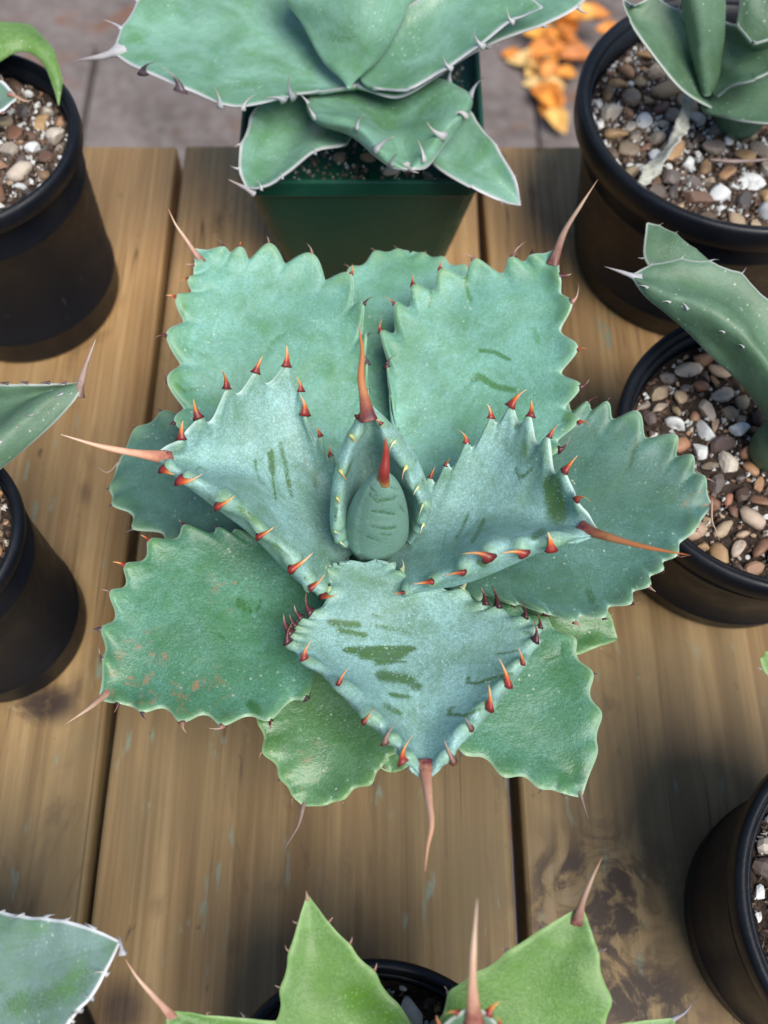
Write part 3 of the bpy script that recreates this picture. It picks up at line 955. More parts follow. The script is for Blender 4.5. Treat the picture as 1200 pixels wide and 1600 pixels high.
# short stem buried in the soil that all the leaf bases join
def stem(pl, off, r0, z1, mat):
    V, Fc = [], []
    n = 16
    prof = [(r0 * 0.8, off[2] - 0.004), (r0, off[2] + 0.002), (r0 * 0.95, z1 * 0.6 + off[2] * 0.4), (r0 * 0.6, z1), (0.0004, z1 + 0.002)]
    for r_, z in prof:
        for k in range(n):
            a = 2 * math.pi * k / n
            V.append((off[0] + r_ * math.cos(a), off[1] + r_ * math.sin(a), z))
    for i in range(len(prof) - 1):
        for k in range(n): Fc.append((i * n + k, i * n + (k + 1) % n, (i + 1) * n + (k + 1) % n, (i + 1) * n + k))
    Fc.append(tuple(range(n))[::-1])
    z0 = np.zeros(len(V))
    return mesh_obj('stem', V, Fc, mat, pl, True, {'edge': z0 + 1, 'rub': z0, 'scar': z0}, off)


# ------------------------------------------------------------------ the central agave
A, ao = plant('agave_plant', pot_main, 'large blue-green agave rosette with scalloped leaves and orange-red spines')
stem(A, ao, 0.014, 0.105, M_leaf_low)
LEAF = lambda **k: build_leaf(A, ao, **k)

# lowest leaves
LEAF(mat=M_leaf_teal, tip=(184, 722), L=[(470, 850), (400, 862), (320, 850), (262, 846), (207, 826), (174, 788), (170, 763)],
     Rr=[(450, 690), (380, 640), (310, 636), (254, 641), (210, 669)], nbL=2, nbR=3, mid=[(520, 800), (400, 760), (280, 745)],
     zM=[8.6, 8.9, 8.8, 8.5], dL=[0, .3, .3, 0], dR=[0, .3, .3, 0], tooth='black', tlen=0.003, amp=0.26,
     spine=([(184, 724, 8.5), (168, 738, 8.6), (152, 730, 8.7)], 0.0006, 'old'))
LEAF(mat=M_leaf_oldgreen, tip=(966, 1000), L=[(740, 860), (860, 900), (930, 925), (955, 962)],
     Rr=[(700, 960), (800, 1010), (870, 1022), (902, 1023), (937, 1010)], nbL=2, nbR=3, mid=[(680, 890), (800, 945), (900, 980)],
     zM=[8.6, 8.9, 8.7, 8.3], dL=[0, .3, .3, 0], dR=[0, .3, .3, 0], tooth='old', tlen=0.002, amp=0.14)
LEAF(mat=M_leaf_oldgreen, tip=(612, 1208), L=[(540, 1040), (548, 1120), (570, 1170), (594, 1200)], Rr=[(660, 1040), (672, 1120), (655, 1175), (634, 1200)],
     nbL=3, nbR=3, mid=[(600, 980), (605, 1080), (610, 1160)], zM=[8.5, 8.5, 8.1, 7.6], dL=[0, .3, .3, 0], dR=[0, .3, .3, 0], tooth='black', tlen=0.002, amp=0.1)
# back leaf between the two upper ones
LEAF(mat=M_leaf_mid, tip=(642, 392), L=[(545, 700), (520, 600), (512, 500), (546, 417), (586, 391), (622, 388)],
     Rr=[(640, 700), (700, 600), (745, 500), (748, 440), (728, 413), (693, 400), (662, 394)], nbL=3, nbR=3,
     mid=[(596, 760), (610, 640), (625, 500)], zM=[9.2, 9.4, 9.6, 9.9], dL=[0, .5, .5, 0], dR=[0, .5, .5, 0], tooth='old', tlen=0.0026, amp=0.22)
# lower front leaves
LEAF(mat=M_leaf_oldgreen, tip=(474, 1260), L=[(500, 930), (430, 1000), (400, 1070), (402, 1127), (410, 1176), (437, 1217), (457, 1245)],
     Rr=[(660, 960), (668, 1050), (650, 1130), (622, 1175), (598, 1197), (581, 1225), (536, 1250), (507, 1259)], nbL=4, nbR=4,
     mid=[(575, 920), (545, 1040), (505, 1170)], zM=[8.8, 9.2, 9.2, 9.0], dL=[0, .35, .3, 0], dR=[0, .35, .3, 0], tooth=['old', 'black'], tlen=0.0022,
     amp=0.2, p=1.0, spine=([(474, 1260, 9.0), (466, 1290, 9.3), (452, 1314, 9.5), (442, 1332, 9.5)], 0.00085, 'old'),
     scar=[(470, 1200, 40)], rubs=[([(470, 1080), (520, 1120), (560, 1160)], 40, 0.55)])
LEAF(mat=M_leaf_low, tip=(909, 1247), L=[(640, 960), (650, 1050), (675, 1130), (724, 1178), (787, 1214), (845, 1233), (881, 1241)],
     Rr=[(700, 890), (735, 905), (775, 925), (810, 945), (853, 963), (899, 996), (927, 1051), (941, 1116), (934, 1177)], nbL=3, nbR=1,
     mid=[(640, 910), (730, 1010), (830, 1140)], zM=[8.9, 9.3, 9.4, 9.3], dL=[0, .35, .3, 0], dR=[0, .35, .3, 0], tooth='black', tlen=0.0023,
     amp=0.2, p=1.1, spine=([(907, 1241, 9.3), (912, 1258, 9.5), (920, 1282, 9.6)], 0.0009, 'old'),
     rubs=[([(800, 1000), (850, 1015), (870, 1040)], 26, 0.5), ([(850, 1030), (875, 1022), (880, 1005)], 5, 0.8)])
# the big left leaf
LEAF(mat=M_leaf_low, tip=(154, 1094), L=[(560, 1010), (505, 1040), (479, 1092), (421, 1128), (348, 1136), (283, 1131), (221, 1115), (186, 1102)],
     Rr=[(470, 830), (410, 826), (367, 828), (341, 824), (289, 820), (233, 843), (194, 883), (171, 925), (157, 983), (159, 1031)], nbL=2, nbR=2,
     mid=[(560, 900), (430, 950), (290, 1020)], zM=[9.4, 9.9, 10.2, 10.3], dL=[0, .5, .5, 0], dR=[0, .6, .6, 0], toothL=['black', 'dark', 'old', 'old'],
     toothR=['black', 'black', 'dark', 'fresh', 'fresh', 'old'], tlen=0.0044, amp=0.31, p=1.15, swell=0.0019,
     dirR=None, spine=([(162, 1088, 10.3), (140, 1106, 10.6), (100, 1133, 10.9)], 0.0014, 'straw'),
     scar=[(230, 1060, 70), (360, 920, 30), (300, 1090, 60)],
     rubs=[([(365, 942), (388, 956), (402, 952), (408, 938)], 4, .8), ([(340, 988), (352, 998), (366, 984)], 4, .8), ([(392, 1100), (402, 1112)], 11, .9),
           ([(372, 936), (384, 944)], 7, .7), ([(245, 850), (262, 870)], 14, .5), ([(340, 840), (350, 880)], 12, .35)])
# the big rounded right leaf
LEAF(mat=M_leaf_teal, tip=(1113, 790), L=[(760, 720), (820, 660), (885, 632), (917, 630), (947, 630), (995, 645), (1057, 683), (1082, 714), (1101, 748)],
     Rr=[(700, 920), (750, 935), (803, 948), (850, 964), (897, 976), (943, 970), (986, 948), (1016, 920), (1036, 896), (1057, 874), (1086, 834)], nbL=3, nbR=2,
     mid=[(650, 850), (800, 820), (960, 800)], zM=[9.6, 10.2, 10.5, 10.6], dL=[0, .6, .6, 0], dR=[0, .5, .5, 0], tooth=['dark', 'dark', 'old'], tlen=0.0034,
     amp=0.42, p=0.75, swell=0.0032, ndens=12,
     spine=([(1112, 790, 10.6), (1113, 815, 10.9), (1119, 830, 11.0), (1125, 846, 11.0)], 0.0006, 'straw'), scar=[(1090, 780, 26)],
     rubs=[([(930, 675), (938, 690)], 12, .55), ([(995, 690), (985, 725)], 7, .8), ([(985, 725), (975, 740)], 4, .7), ([(1045, 690), (1040, 720)], 14, .5),
           ([(1050, 776)], 13, .55), ([(920, 925), (925, 938)], 9, .8), ([(1000, 790), (1050, 785)], 5, .5)])
# upper left leaf
LEAF(mat=M_leaf_mid, tip=(300, 388), L=[(395, 765), (330, 720), (290, 690), (272, 664), (260, 598), (259, 525), (274, 465), (292, 437), (300, 415)],
     Rr=[(585, 720), (578, 650), (577, 612), (577, 571), (576, 528), (570, 478), (550, 432), (487, 399), (420, 383), (374, 388), (350, 388)], nbL=3, nbR=2,
     mid=[(545, 800), (470, 670), (385, 510)], zM=[9.6, 10.4, 11.4, 12.6], dL=[.3, .9, .7, 0], dR=[.2, .8, .6, 0], toothL=['dark', 'dark', 'dark', 'fresh', 'fresh', 'old'],
     toothR=['black', 'black', 'black', 'dark', 'fresh', 'old', 'old', 'fresh'], tlen=0.0046, amp=0.44, p=0.55, swell=0.0032,
     spine=([(306, 397, 12.7), (289, 372, 13.1), (274, 350, 13.5), (262, 324, 14.0)], 0.0013, 'straw'),
     rubs=[([(446, 520), (425, 535), (416, 552)], 6, .55), ([(452, 560), (470, 546)], 9, .4), ([(470, 600), (500, 640), (515, 660)], 24, .4), ([(280, 535), (295, 555)], 10, .5),
           ([(288, 480), (280, 500)], 7, .7), ([(275, 600), (290, 612), (312, 606)], 5, .8), ([(270, 545), (300, 548), (325, 556)], 5, .5), ([(480, 570), (500, 560)], 16, .25)])
# upper right leaf
LEAF(mat=M_leaf_mid, tip=(874, 386), L=[(612, 720), (622, 665), (606, 622), (600, 576), (592, 520), (616, 476), (644, 447), (688, 422), (742, 406), (799, 402), (829, 399)],
     Rr=[(770, 760), (845, 730), (876, 706), (907, 660), (909, 606), (905, 546), (896, 474), (879, 435)], nbL=2, nbR=2,
     mid=[(640, 800), (700, 680), (785, 530)], zM=[9.6, 10.4, 11.4, 12.6], dL=[.3, .8, .6, 0], dR=[.3, .9, .7, 0], toothL=['dark', 'dark', 'fresh', 'fresh', 'fresh', 'fresh', 'old', 'old'],
     toothR=['dark', 'fresh', 'dark', 'fresh', 'old', 'dark'], tlen=0.0060, amp=0.44, p=0.8, swell=0.0032,
     spine=([(869, 397, 12.7), (882, 362, 13.4), (908, 320, 14.2), (935, 279, 14.8)], 0.0017, 'straw'),
     rubs=[([(748, 547), (772, 550), (796, 562)], 4.5, .95), ([(739, 594), (748, 587), (772, 603), (803, 610)], 6.5, .95), ([(728, 418), (728, 445), (735, 470)], 4.5, .8),
           ([(672, 445), (675, 470), (670, 478)], 4, .8), ([(800, 470), (805, 495)], 18, .4), ([(833, 515), (842, 535)], 8, .5), ([(725, 635), (730, 650)], 10, .45),
           ([(665, 660), (700, 665), (720, 700)], 18, .4), ([(890, 480), (880, 500)], 9, .6), ([(895, 640), (885, 655)], 10, .8), ([(760, 625), (765, 635)], 10, .4)])

# three inner leaves, margins rolled up
LEAF(mat=M_leaf_in, tip=(236, 712),
     L=[(545, 872), (518, 900), (500, 922), (484, 913), (459, 880), (408, 831), (352, 783), (293, 747), (266, 731)],
     SL=[(548, 880), (522, 912), (500, 927), (475, 919), (437, 886), (385, 835), (333, 795), (277, 752), (258, 734)],
     Rr=[(530, 760), (512, 712), (499, 680), (477, 644), (471, 607), (448, 570), (397, 580), (353, 602), (307, 648), (280, 682)], nbL=2, nbR=1,
     mid=[(560, 850), (505, 790), (400, 735)], zM=[10.3, 11.8, 13.6, 15.0], dL=[0, 1.5, 1.9, 1.3, 0], dSL=[-.1, .6, .9, .5, 0], dR=[.8, 1.9, 1.6, 0],
     tooth='fresh', tlen=0.0080, ampR=0.5, p=1.1, swell=0.0026, thick=0.0050, dirL=[(10, 6, .25), (14, -5, .2), (14, -6, .25), (14, -5, .25), (14, -5, .25), (8, 6, .1), (8, 6, .1)],
     hookL=(10, -6, 0.1),
     spine=([(247, 713, 15.0), (218, 709, 15.5), (160, 698, 16.2), (92, 678, 16.8)], 0.0019, 'pinkish'),
     rubs=[([(423, 708), (426, 735)], 7, .9), ([(425, 738), (428, 760), (431, 782)], 2.6, .8), ([(437, 692), (446, 725), (450, 750), (456, 776)], 5.5, .75), ([(440, 690), (452, 689)], 5, .6),
           ([(399, 715), (400, 735), (405, 748), (415, 757)], 3.5, .7), ([(492, 742), (494, 760)], 10, .6), ([(474, 700), (478, 730)], 5, .55), ([(306, 735), (312, 729), (322, 736)], 3, .6),
           ([(370, 793), (405, 818)], 7, .75), ([(420, 845), (455, 870)], 5, .7), ([(464, 893), (480, 905)], 3, .6), ([(328, 680), (332, 676)], 6, .5), ([(355, 695), (380, 705)], 12, .3), ([(350, 600), (346, 612)], 5, .8),
           ([(392, 582), (380, 592)], 5, .8), ([(432, 585), (422, 597)], 5, .7)])
LEAF(mat=M_leaf_in, tip=(940, 836),
     L=[(650, 800), (662, 765), (675, 746), (700, 725), (730, 690), (767, 652), (801, 632), (831, 648), (862, 682), (887, 732), (905, 778)],
     Rr=[(600, 890), (622, 918), (636, 923), (675, 910), (725, 887), (766, 866), (814, 855), (858, 846)], nbL=2, nbR=2,
     SR=[(598, 900), (622, 926), (640, 931), (676, 925), (713, 919), (756, 906), (798, 888), (841, 868), (900, 849)],
     mid=[(590, 862), (680, 830), (800, 800)], zM=[10.3, 11.8, 13.4, 14.8], dL=[.8, 1.8, 1.6, 0], dR=[0, 1.5, 1.9, 1.3, 0], dSR=[-.1, .6, .9, .5, 0],
     tooth='fresh', tlen=0.0082, ampL=0.5, p=1.1, swell=0.0026, thick=0.0050, dirR=[(-12, 2, .1), (-12, 2, .1), (-12, -2, .2), (-8, -12, .3), (-10, -10, .3), (0, -14, .3), (2, -14, .3)], hookR=(-14, 2, 0),
     spine=([(924, 831, 14.8), (960, 842, 15.4), (1010, 855, 16.0), (1080, 868, 16.6)], 0.0017, 'fresh'),
     rubs=[([(862, 752), (868, 780), (872, 805)], 19, .95), ([(806, 732), (812, 746), (824, 740), (834, 728)], 4.5, .8), ([(820, 690), (822, 715)], 6, .5), ([(744, 712), (752, 726)], 8, .6), ([(712, 842), (720, 830), (732, 802)], 4.5, .7),
           ([(738, 846), (750, 826), (756, 812)], 5.5, .75), ([(742, 815), (756, 812)], 3.5, .7), ([(690, 862), (697, 828)], 3, .5), ([(835, 838), (848, 830)], 9, .7), ([(805, 670), (810, 655)], 5, .7), ([(836, 668), (832, 690)], 6, .6), ([(756, 780), (770, 770)], 14, .3), ([(745, 877), (756, 883)], 5, .8), ([(792, 790), (800, 792)], 16, .25)])
LEAF(mat=M_leaf_in, tip=(666, 1225),
     L=[(545, 876), (515, 880), (508, 890), (517, 925), (485, 963), (470, 973), (462, 983), (455, 995), (454, 1006), (479, 1031), (533, 1072), (579, 1122), (610, 1154), (634, 1182)],
     SL=[(546, 880), (516, 885), (510, 892), (519, 928), (484, 970), (461, 985), (452, 1005), (474, 1038), (516, 1068), (545, 1104), (581, 1141), (623, 1180)],
     Rr=[(590, 874), (612, 880), (624, 897), (680, 918), (722, 926), (756, 948), (776, 955), (821, 971), (838, 984), (836, 1002), (813, 1036), (789, 1069), (762, 1102), (730, 1137), (699, 1180)],
     SR=[(592, 878), (614, 884), (626, 901), (680, 922), (724, 932), (776, 961), (826, 974), (842, 1000), (824, 1040), (800, 1076), (772, 1112), (742, 1146), (710, 1180)],
     nbL=2, nbR=2, mid=[(570, 878), (605, 950), (645, 1090)], zM=[11.7, 11.6, 12.3, 13.4], dL=[.05, .1, .35, .9, 1.2, .9, 0], dR=[.05, .1, .35, .9, 1.2, .9, 0], dSL=[0, .05, .15, .45, .6, .4, 0], dSR=[0, .05, .15, .45, .6, .4, 0],
     toothL=['pale', 'pale', 'dark', 'dark', 'dark', 'dark', 'dark', 'fresh', 'fresh', 'fresh', 'old', 'fresh'], toothR=['pale', 'pale', 'pale', 'dark', 'dark', 'dark', 'dark', 'dark', 'fresh', 'fresh', 'fresh', 'old', 'old'], tlen=0.0068,
     amp=0.14, p=1.0, swell=0.0022, thick=0.0050, ndens=12,
     dirL=[(-4, -4, 0), (-8, -4, 0), (-8, -6, .1), (-8, -6, .1), (-8, -6, .1), (-8, -8, .1), (-6, -12, .2), (-4, -14, .2), (2, -14, .3), (10, -10, .3), (-3, -14, .2), (-8, -14, .1)],
     dirR=[(4, -4, 0), (4, -4, 0), (4, -5, 0), (0, -8, .1), (0, -8, .1), (6, -12, .2), (2, -14, .2), (6, -10, .2), (2, -14, .3), (2, -14, .3), (4, -12, .3), (-6, -10, .3), (-5, -10, .2)], hookL=(6, -8, 0), hookR=(-4, -10, 0),
     spine=([(665, 1209, 13.5), (670, 1250, 14.2), (674, 1290, 14.8), (668, 1325, 15.2), (664, 1363, 15.5)], 0.0018, 'pinkish'),
     rubs=[([(516, 972), (560, 976)], 7, .95), ([(530, 984), (570, 992)], 6, .75), ([(542, 1016), (600, 1014), (645, 1014)], 7, 1.0), ([(565, 1022), (625, 1024)], 9, 1.0), ([(590, 1034), (615, 1032)], 8, .9), ([(595, 1055), (640, 1062), (650, 1072)], 11, .95),
           ([(612, 1085), (640, 1090)], 6, .85), ([(603, 1102), (625, 1115)], 8, .7), ([(590, 978), (620, 984), (645, 990)], 5, .6), ([(582, 960), (598, 966)], 6, .6), ([(625, 1036), (636, 1032), (630, 1024)], 3, .8),
           ([(736, 1056), (726, 1066), (745, 1068), (775, 1058), (800, 1052)], 3.6, .85), ([(773, 1022), (790, 1020), (812, 1016)], 3, .85), ([(708, 1104), (700, 1116), (730, 1118), (748, 1108)], 4, .8), ([(820, 988), (832, 990)], 4, .9), ([(600, 1060), (590, 1090)], 8, .4),
           ([(680, 1060), (690, 1100)], 30, .25), ([(488, 1035), (505, 1052)], 5, .5), ([(545, 1095), (560, 1110)], 5, .5), ([(440 + 140, 935), (592, 945)], 4, .35)])

# the hooded young leaf
LEAF(mat=M_leaf_in, tip=(569, 622),
     L=[(560, 858), (540, 852), (529, 842), (526, 826), (529, 781), (535, 735), (551, 683), (562, 652)],
     SL=[(558, 862), (532, 852), (518, 838), (512, 812), (515, 762), (525, 715), (542, 672), (560, 646)],
     Rr=[(640, 850), (650, 832), (659, 816), (665, 788), (652, 763), (636, 728), (615, 690), (595, 661)],
     SR=[(644, 852), (662, 828), (672, 805), (677, 776), (660, 726), (640, 692), (612, 659), (586, 636)],
     nbL=2, nbR=2, mid=[(597, 800), (594, 748), (582, 692)], zM=[9.8, 11.5, 14.7, 16.4], dL=[1.5, 2.6, 1.2, .3, 0], dSL=[1.1, 2.0, .8, .05, 0], dR=[1.5, 2.6, 1.2, .3, 0], dSR=[1.1, 2.0, .8, .05, 0],
     toothL=['pale', 'pale', 'young', 'young', 'young', 'fresh'], toothR=['pale', 'pale', 'pale', 'young', 'pale', 'fresh'], tlen=0.0046, amp=0.05, swell=0.0009, thick=0.0028,
     dirL=[(14, 8, .1), (14, 4, .1), (4, 14, .2), (4, 14, .2), (4, 10, .3), (8, -6, .2)], dirR=[(-8, 8, .1), (-4, 12, .1), (-12, 10, .2), (-14, 8, .2), (-14, 2, .2), (-8, -12, .2)],
     hookL=(8, 6, -.1), hookR=(-4, 12, -.1),
     spine=([(572, 636, 16.5), (564, 590, 17.3), (566, 550, 18.0), (560, 506, 18.8)], 0.00195, 'fresh'),
     rubs=[([(640, 706), (650, 720)], 7, .6), ([(660, 750), (664, 765)], 5, .6), ([(525, 795), (526, 815)], 6, .7), ([(548, 725), (540, 745)], 3, .7), ([(528, 725), (530, 735)], 5, .6)])


# central bud: tightly rolled leaves
def bud():
    b0 = P(584, 858, 0.104); b1 = P(600, 744, 0.160)
    ax = b1 - b0; L_ = np.linalg.norm(ax); ax /= L_
    side = np.array([1.0, 0, 0]); side -= ax * (side @ ax); side /= np.linalg.norm(side)
    fr = np.cross(ax, side)
    n, m = 60, 64
    V, Fc = [], []
    rub = []
    for i in range(n + 1):
        t = i / n
        r = 0.0121 * (1 - t ** 2.0) ** 0.74 * min(1.0, 0.62 + 1.3 * t) + 0.0017 * t
        for k in range(m):
            a = 2 * math.pi * k / m
            # overlapping roll: a step along a spiral line
            step = ((a / (2 * math.pi) + 0.15 * t + 0.30) % 1.0)
            rr = r * (1 + 0.07 * step ** 3)
            V.append(b0 + ax * (L_ * t) + rr * (math.cos(a) * side + 0.92 * math.sin(a) * fr))
            rub.append(0)
    for i in range(n):
        for k in range(m): Fc.append((i * m + k, i * m + (k + 1) % m, (i + 1) * m + (k + 1) % m, (i + 1) * m + k))
    Fc.append(tuple(n * m + k for k in range(m)))
    V = np.array(V)
    pp = proj(V)
    rub = np.zeros(len(V))
    for poly, wid in (([(577, 762), (585, 768), (592, 782)], 2.2), ([(577, 772), (590, 785)], 2.5), ([(580, 798), (592, 800)], 2.5), ([(594, 782), (612, 780), (618, 776)], 3.5), ([(596, 800), (616, 803)], 3.5),
                      ([(580, 822), (600, 826), (618, 824)], 3), ([(572, 838), (590, 845)], 3), ([(595, 835), (610, 836)], 2), ([(605, 760), (622, 764)], 2), ([(625, 790), (632, 800)], 2.5)):
        poly = np.array(poly, float)
        d = np.min([seg_dist(pp, a, b_) for a, b_ in zip(poly[:-1], poly[1:])], axis=0)
        rub = np.maximum(rub, 0.75 * np.clip(1.4 - d / wid, 0, 1))
    o = mesh_obj('bud', V, Fc, M_leaf_core, A, True, {'rub': rub, 'scar': rub * 0, 'edge': rub * 0 + 1}, ao)
    p3 = [P(598, 752, 0.158), P(600, 738, 0.163), P(603, 710, 0.168), P(602, 683, 0.174)]
    tube('terminal_spine', p3, 0.0023, SPINE_M['red'], o, ao, flare=0.2, power=0.75)


bud()

# ------------------------------------------------------------------ agave in the square green pot
G, go = plant('agave_plant', pot_g, 'broad-leaved agave with white hooked teeth in the dark green square pot')
stem(G, go, 0.016, 0.125, M_leaf_tit)
GL = lambda **k: build_leaf(G, go, mat=M_leaf_tit, **{**dict(tooth='grey', tlen=0.007, amp=0.12, p=2.0, swell=0.0006, NV=36), **k})
GL(tip=(815, 322), L=[(640, 200), (680, 255), (735, 290), (785, 314)], Rr=[(680, 150), (735, 172), (775, 225), (803, 275)], nbL=3, nbR=2, mid=[(610, 150), (690, 210), (755, 260)],
   zM=[10.5, 11.2, 11.2, 10.6], dL=[0, .5, .4, 0], dR=[0, .5, .4, 0], tlen=0.002)
GL(tip=(384, 294), L=[(500, 130), (420, 150), (392, 180), (376, 225), (374, 262)], Rr=[(560, 190), (540, 225), (492, 236), (440, 275), (408, 292)], nbL=3, nbR=2, mid=[(545, 140), (480, 180), (425, 245)],
   zM=[10.6, 11.0, 11.2, 11.4], dL=[.2, .9, .8, 0], dR=[.2, .9, .8, 0], tlen=0.005, toothL='grey', dirR=[(2, -14, .3)], spine=([(384, 294, 11.4), (372, 288, 11.7), (356, 280, 12.0)], 0.0013, 'grey'))
GL(tip=(640, 266), L=[(505, 125), (480, 160), (492, 182), (555, 200), (588, 232), (612, 255)], Rr=[(640, 110), (700, 130), (733, 150), (722, 178), (690, 212), (662, 250)], nbL=1, nbR=1,
   SL=[(505, 128), (478, 166), (492, 192), (550, 218), (585, 248), (612, 265)], SR=[(642, 112), (705, 132), (738, 156), (728, 190), (697, 228), (668, 262)], dSL=[.1, .5, .4, 0], dSR=[.1, .5, .4, 0],
   mid=[(560, 130), (600, 170), (630, 230)], zM=[11.2, 11.8, 12.3, 12.8], dL=[.3, 1.4, 1.0, 0], dR=[.3, 1.4, 1.0, 0], tlen=0.0115, dirL=[(-8, -10, .3), (-6, -10, .3), (2, -16, .4), (8, -10, .3), (0, -10, .3)], dirR=[(-2, -14, .3), (4, -14, .3), (-8, -8, .3), (-14, -4, .3)],
   spine=([(640, 264, 12.8), (646, 268, 13.0), (655, 270, 13.1)], 0.0014, 'grey'))
GL(tip=(930, -30), L=[(560, 130), (620, 150), (690, 112), (760, 72), (850, 38), (905, 8)], SL=None, Rr=[(560, 20), (620, -40), (700, -90), (800, -100), (880, -70)], nbL=3, nbR=3, mid=[(550, 110), (660, 50), (800, -20)],
   zM=[12.2, 13.2, 14.2, 15], dL=[.2, .4, .4, 0], dR=[.5, 1.5, 1.2, 0], tlen=0.007)
# margin of the same leaf rolled up, carrying the large hooked teeth
GL(tip=(175, 82), L=[(560, 128), (500, 140), (455, 147), (440, 152), (380, 165), (345, 161), (283, 135), (222, 108)], Rr=[(560, -10), (500, -70), (400, -110), (300, -90), (215, 0), (190, 40)], nbL=2, nbR=4, mid=[(550, 110), (420, 70), (290, 60)],
   zM=[12.2, 13.0, 13.8, 14.6], dL=[.2, .6, .5, 0], dR=[.5, 1.4, 1.0, 0], tlen=0.0105, toothL=['grey', 'grey', 'grey', 'grey', 'black', 'black'], dirL=[(-4, -4, .2), (-4, -4, .2), (0, -8, .2), (0, -10, .3), (2, -14, .3), (-4, -14, .4)],
   spine=([(178, 82, 14.6), (160, 88, 14.9), (130, 93, 15.2), (113, 98, 15.4)], 0.0021, 'grey'))
GL(tip=(850, 12), L=[(585, 135), (640, 138), (700, 105), (752, 68), (800, 30)], Rr=[(560, 60), (610, 30), (660, -5), (730, -40), (800, -30)], nbL=2, nbR=4, mid=[(560, 118), (650, 70), (750, 25)],
   zM=[12.8, 13.8, 14.8, 15.6], dL=[.2, .4, .4, 0], dR=[.5, 1, .6, 0], tlen=0.0095, dirL=[(-16, -8, .3)])
GL(tip=(560, -160), L=[(538, 130), (505, 100), (470, 40), (440, -10), (455, -70), (510, -130)], Rr=[(552, 130), (590, 98), (625, 45), (645, 0), (650, -70), (610, -130)], nbL=5, nbR=5, mid=[(546, 138), (550, 90), (560, 0)],
   zM=[12.8, 15.2, 17.2, 18.5], dL=[.1, -.6, -.6, 0], dR=[.1, -.6, -.6, 0], tlen=0.006, swell=0, thick=0.005,
   rubs=[([(520, 60), (550, 62)], 10, .6), ([(500, 10), (520, 40)], 6, .3)])

# ------------------------------------------------------------------ agave in the large pot
T, to = plant('agave_plant', pot_tr, 'small upright agave standing in the large black pot with the dry leaf')
stem(T, to, 0.012, 0.115, M_leaf_dark)
TL = lambda **k: build_leaf(T, to, **{**dict(mat=M_leaf_dark, tooth='grey', tlen=0.004, amp=0.1, p=2.0, swell=0.0004, NV=32), **k})
TL(mat=M_leaf_dark, tip=(1330, 150), L=[(1120, 180), (1170, 188), (1230, 190), (1290, 175)], Rr=[(1110, 130), (1170, 120), (1240, 110), (1300, 120)], nbL=4, nbR=4, mid=[(1095, 160), (1170, 155), (1250, 150)], zM=[11.5, 12.2, 12.8, 13], dL=[.2, .4, .3, 0], dR=[.2, .4, .3, 0])
TL(tip=(970, -4), L=[(1120, 170), (1070, 140), (1020, 80), (985, 30)], Rr=[(1135, 130), (1098, 70), (1060, 15), (1022, -8), (990, 10)], nbL=4, nbR=2, mid=[(1115, 150), (1065, 85), (1012, 30)], zM=[11.4, 13, 14.2, 15], dL=[.2, .2, .2, 0], dR=[.3, .9, .7, 0], spine=([(972, -2, 15), (965, -10, 15.2), (955, -22, 15.4)], 0.0012, 'grey'))
TL(tip=(1090, -120), L=[(1092, 140), (1072, 60), (1062, 0), (1070, -70)], Rr=[(1125, 130), (1135, 50), (1135, -20), (1118, -80)], nbL=4, nbR=4, mid=[(1108, 150), (1098, 60), (1092, -20)], zM=[12, 14.5, 16.5, 18], dL=[0, -.5, -.5, 0], dR=[0, -.5, -.5, 0])
TL(tip=(1260, 60), L=[(1120, 150), (1140, 132), (1180, 122), (1225, 95)], Rr=[(1110, 60), (1120, 28), (1150, 40), (1175, 70), (1215, 62)], nbL=3, nbR=1, mid=[(1110, 130), (1145, 90), (1195, 80)], zM=[12, 13, 13.8, 14.4], dL=[.3, 1, .8, 0], dR=[.3, 1.2, .9, 0], tlen=0.006)
TL(mat=M_leaf_dark, tip=(1230, -100), L=[(1130, 90), (1150, 30), (1170, -40)], Rr=[(1190, 110), (1230, 60), (1250, -20)], nbL=3, nbR=3, mid=[(1135, 120), (1180, 50), (1215, -40)], zM=[12, 13.4, 15, 16.5], dL=[0, .5, .4, 0], dR=[0, .5, .4, 0])


# dried leaf and a twig lying on the gravel of the large pot
def dry_mat():
    m, nt, bs = newmat('dried_leaf_skin')
    b = NB(nt)
    n = b.noise(b.mapping(b.tc.outputs['Object'], scale=(1, 1, 1)), 300, 5, 0.7)
    nt.links.new(b.ramp(n, [(0.3, (0.22, 0.21, 0.15)), (0.5, (0.42, 0.42, 0.36)), (0.7, (0.60, 0.60, 0.54))]), bs.inputs['Base Color'])
    bs.inputs['Roughness'].default_value = 0.8
    nt.links.new(b.bump(n, 0.8, 0.002), bs.inputs['Normal'])
    return m


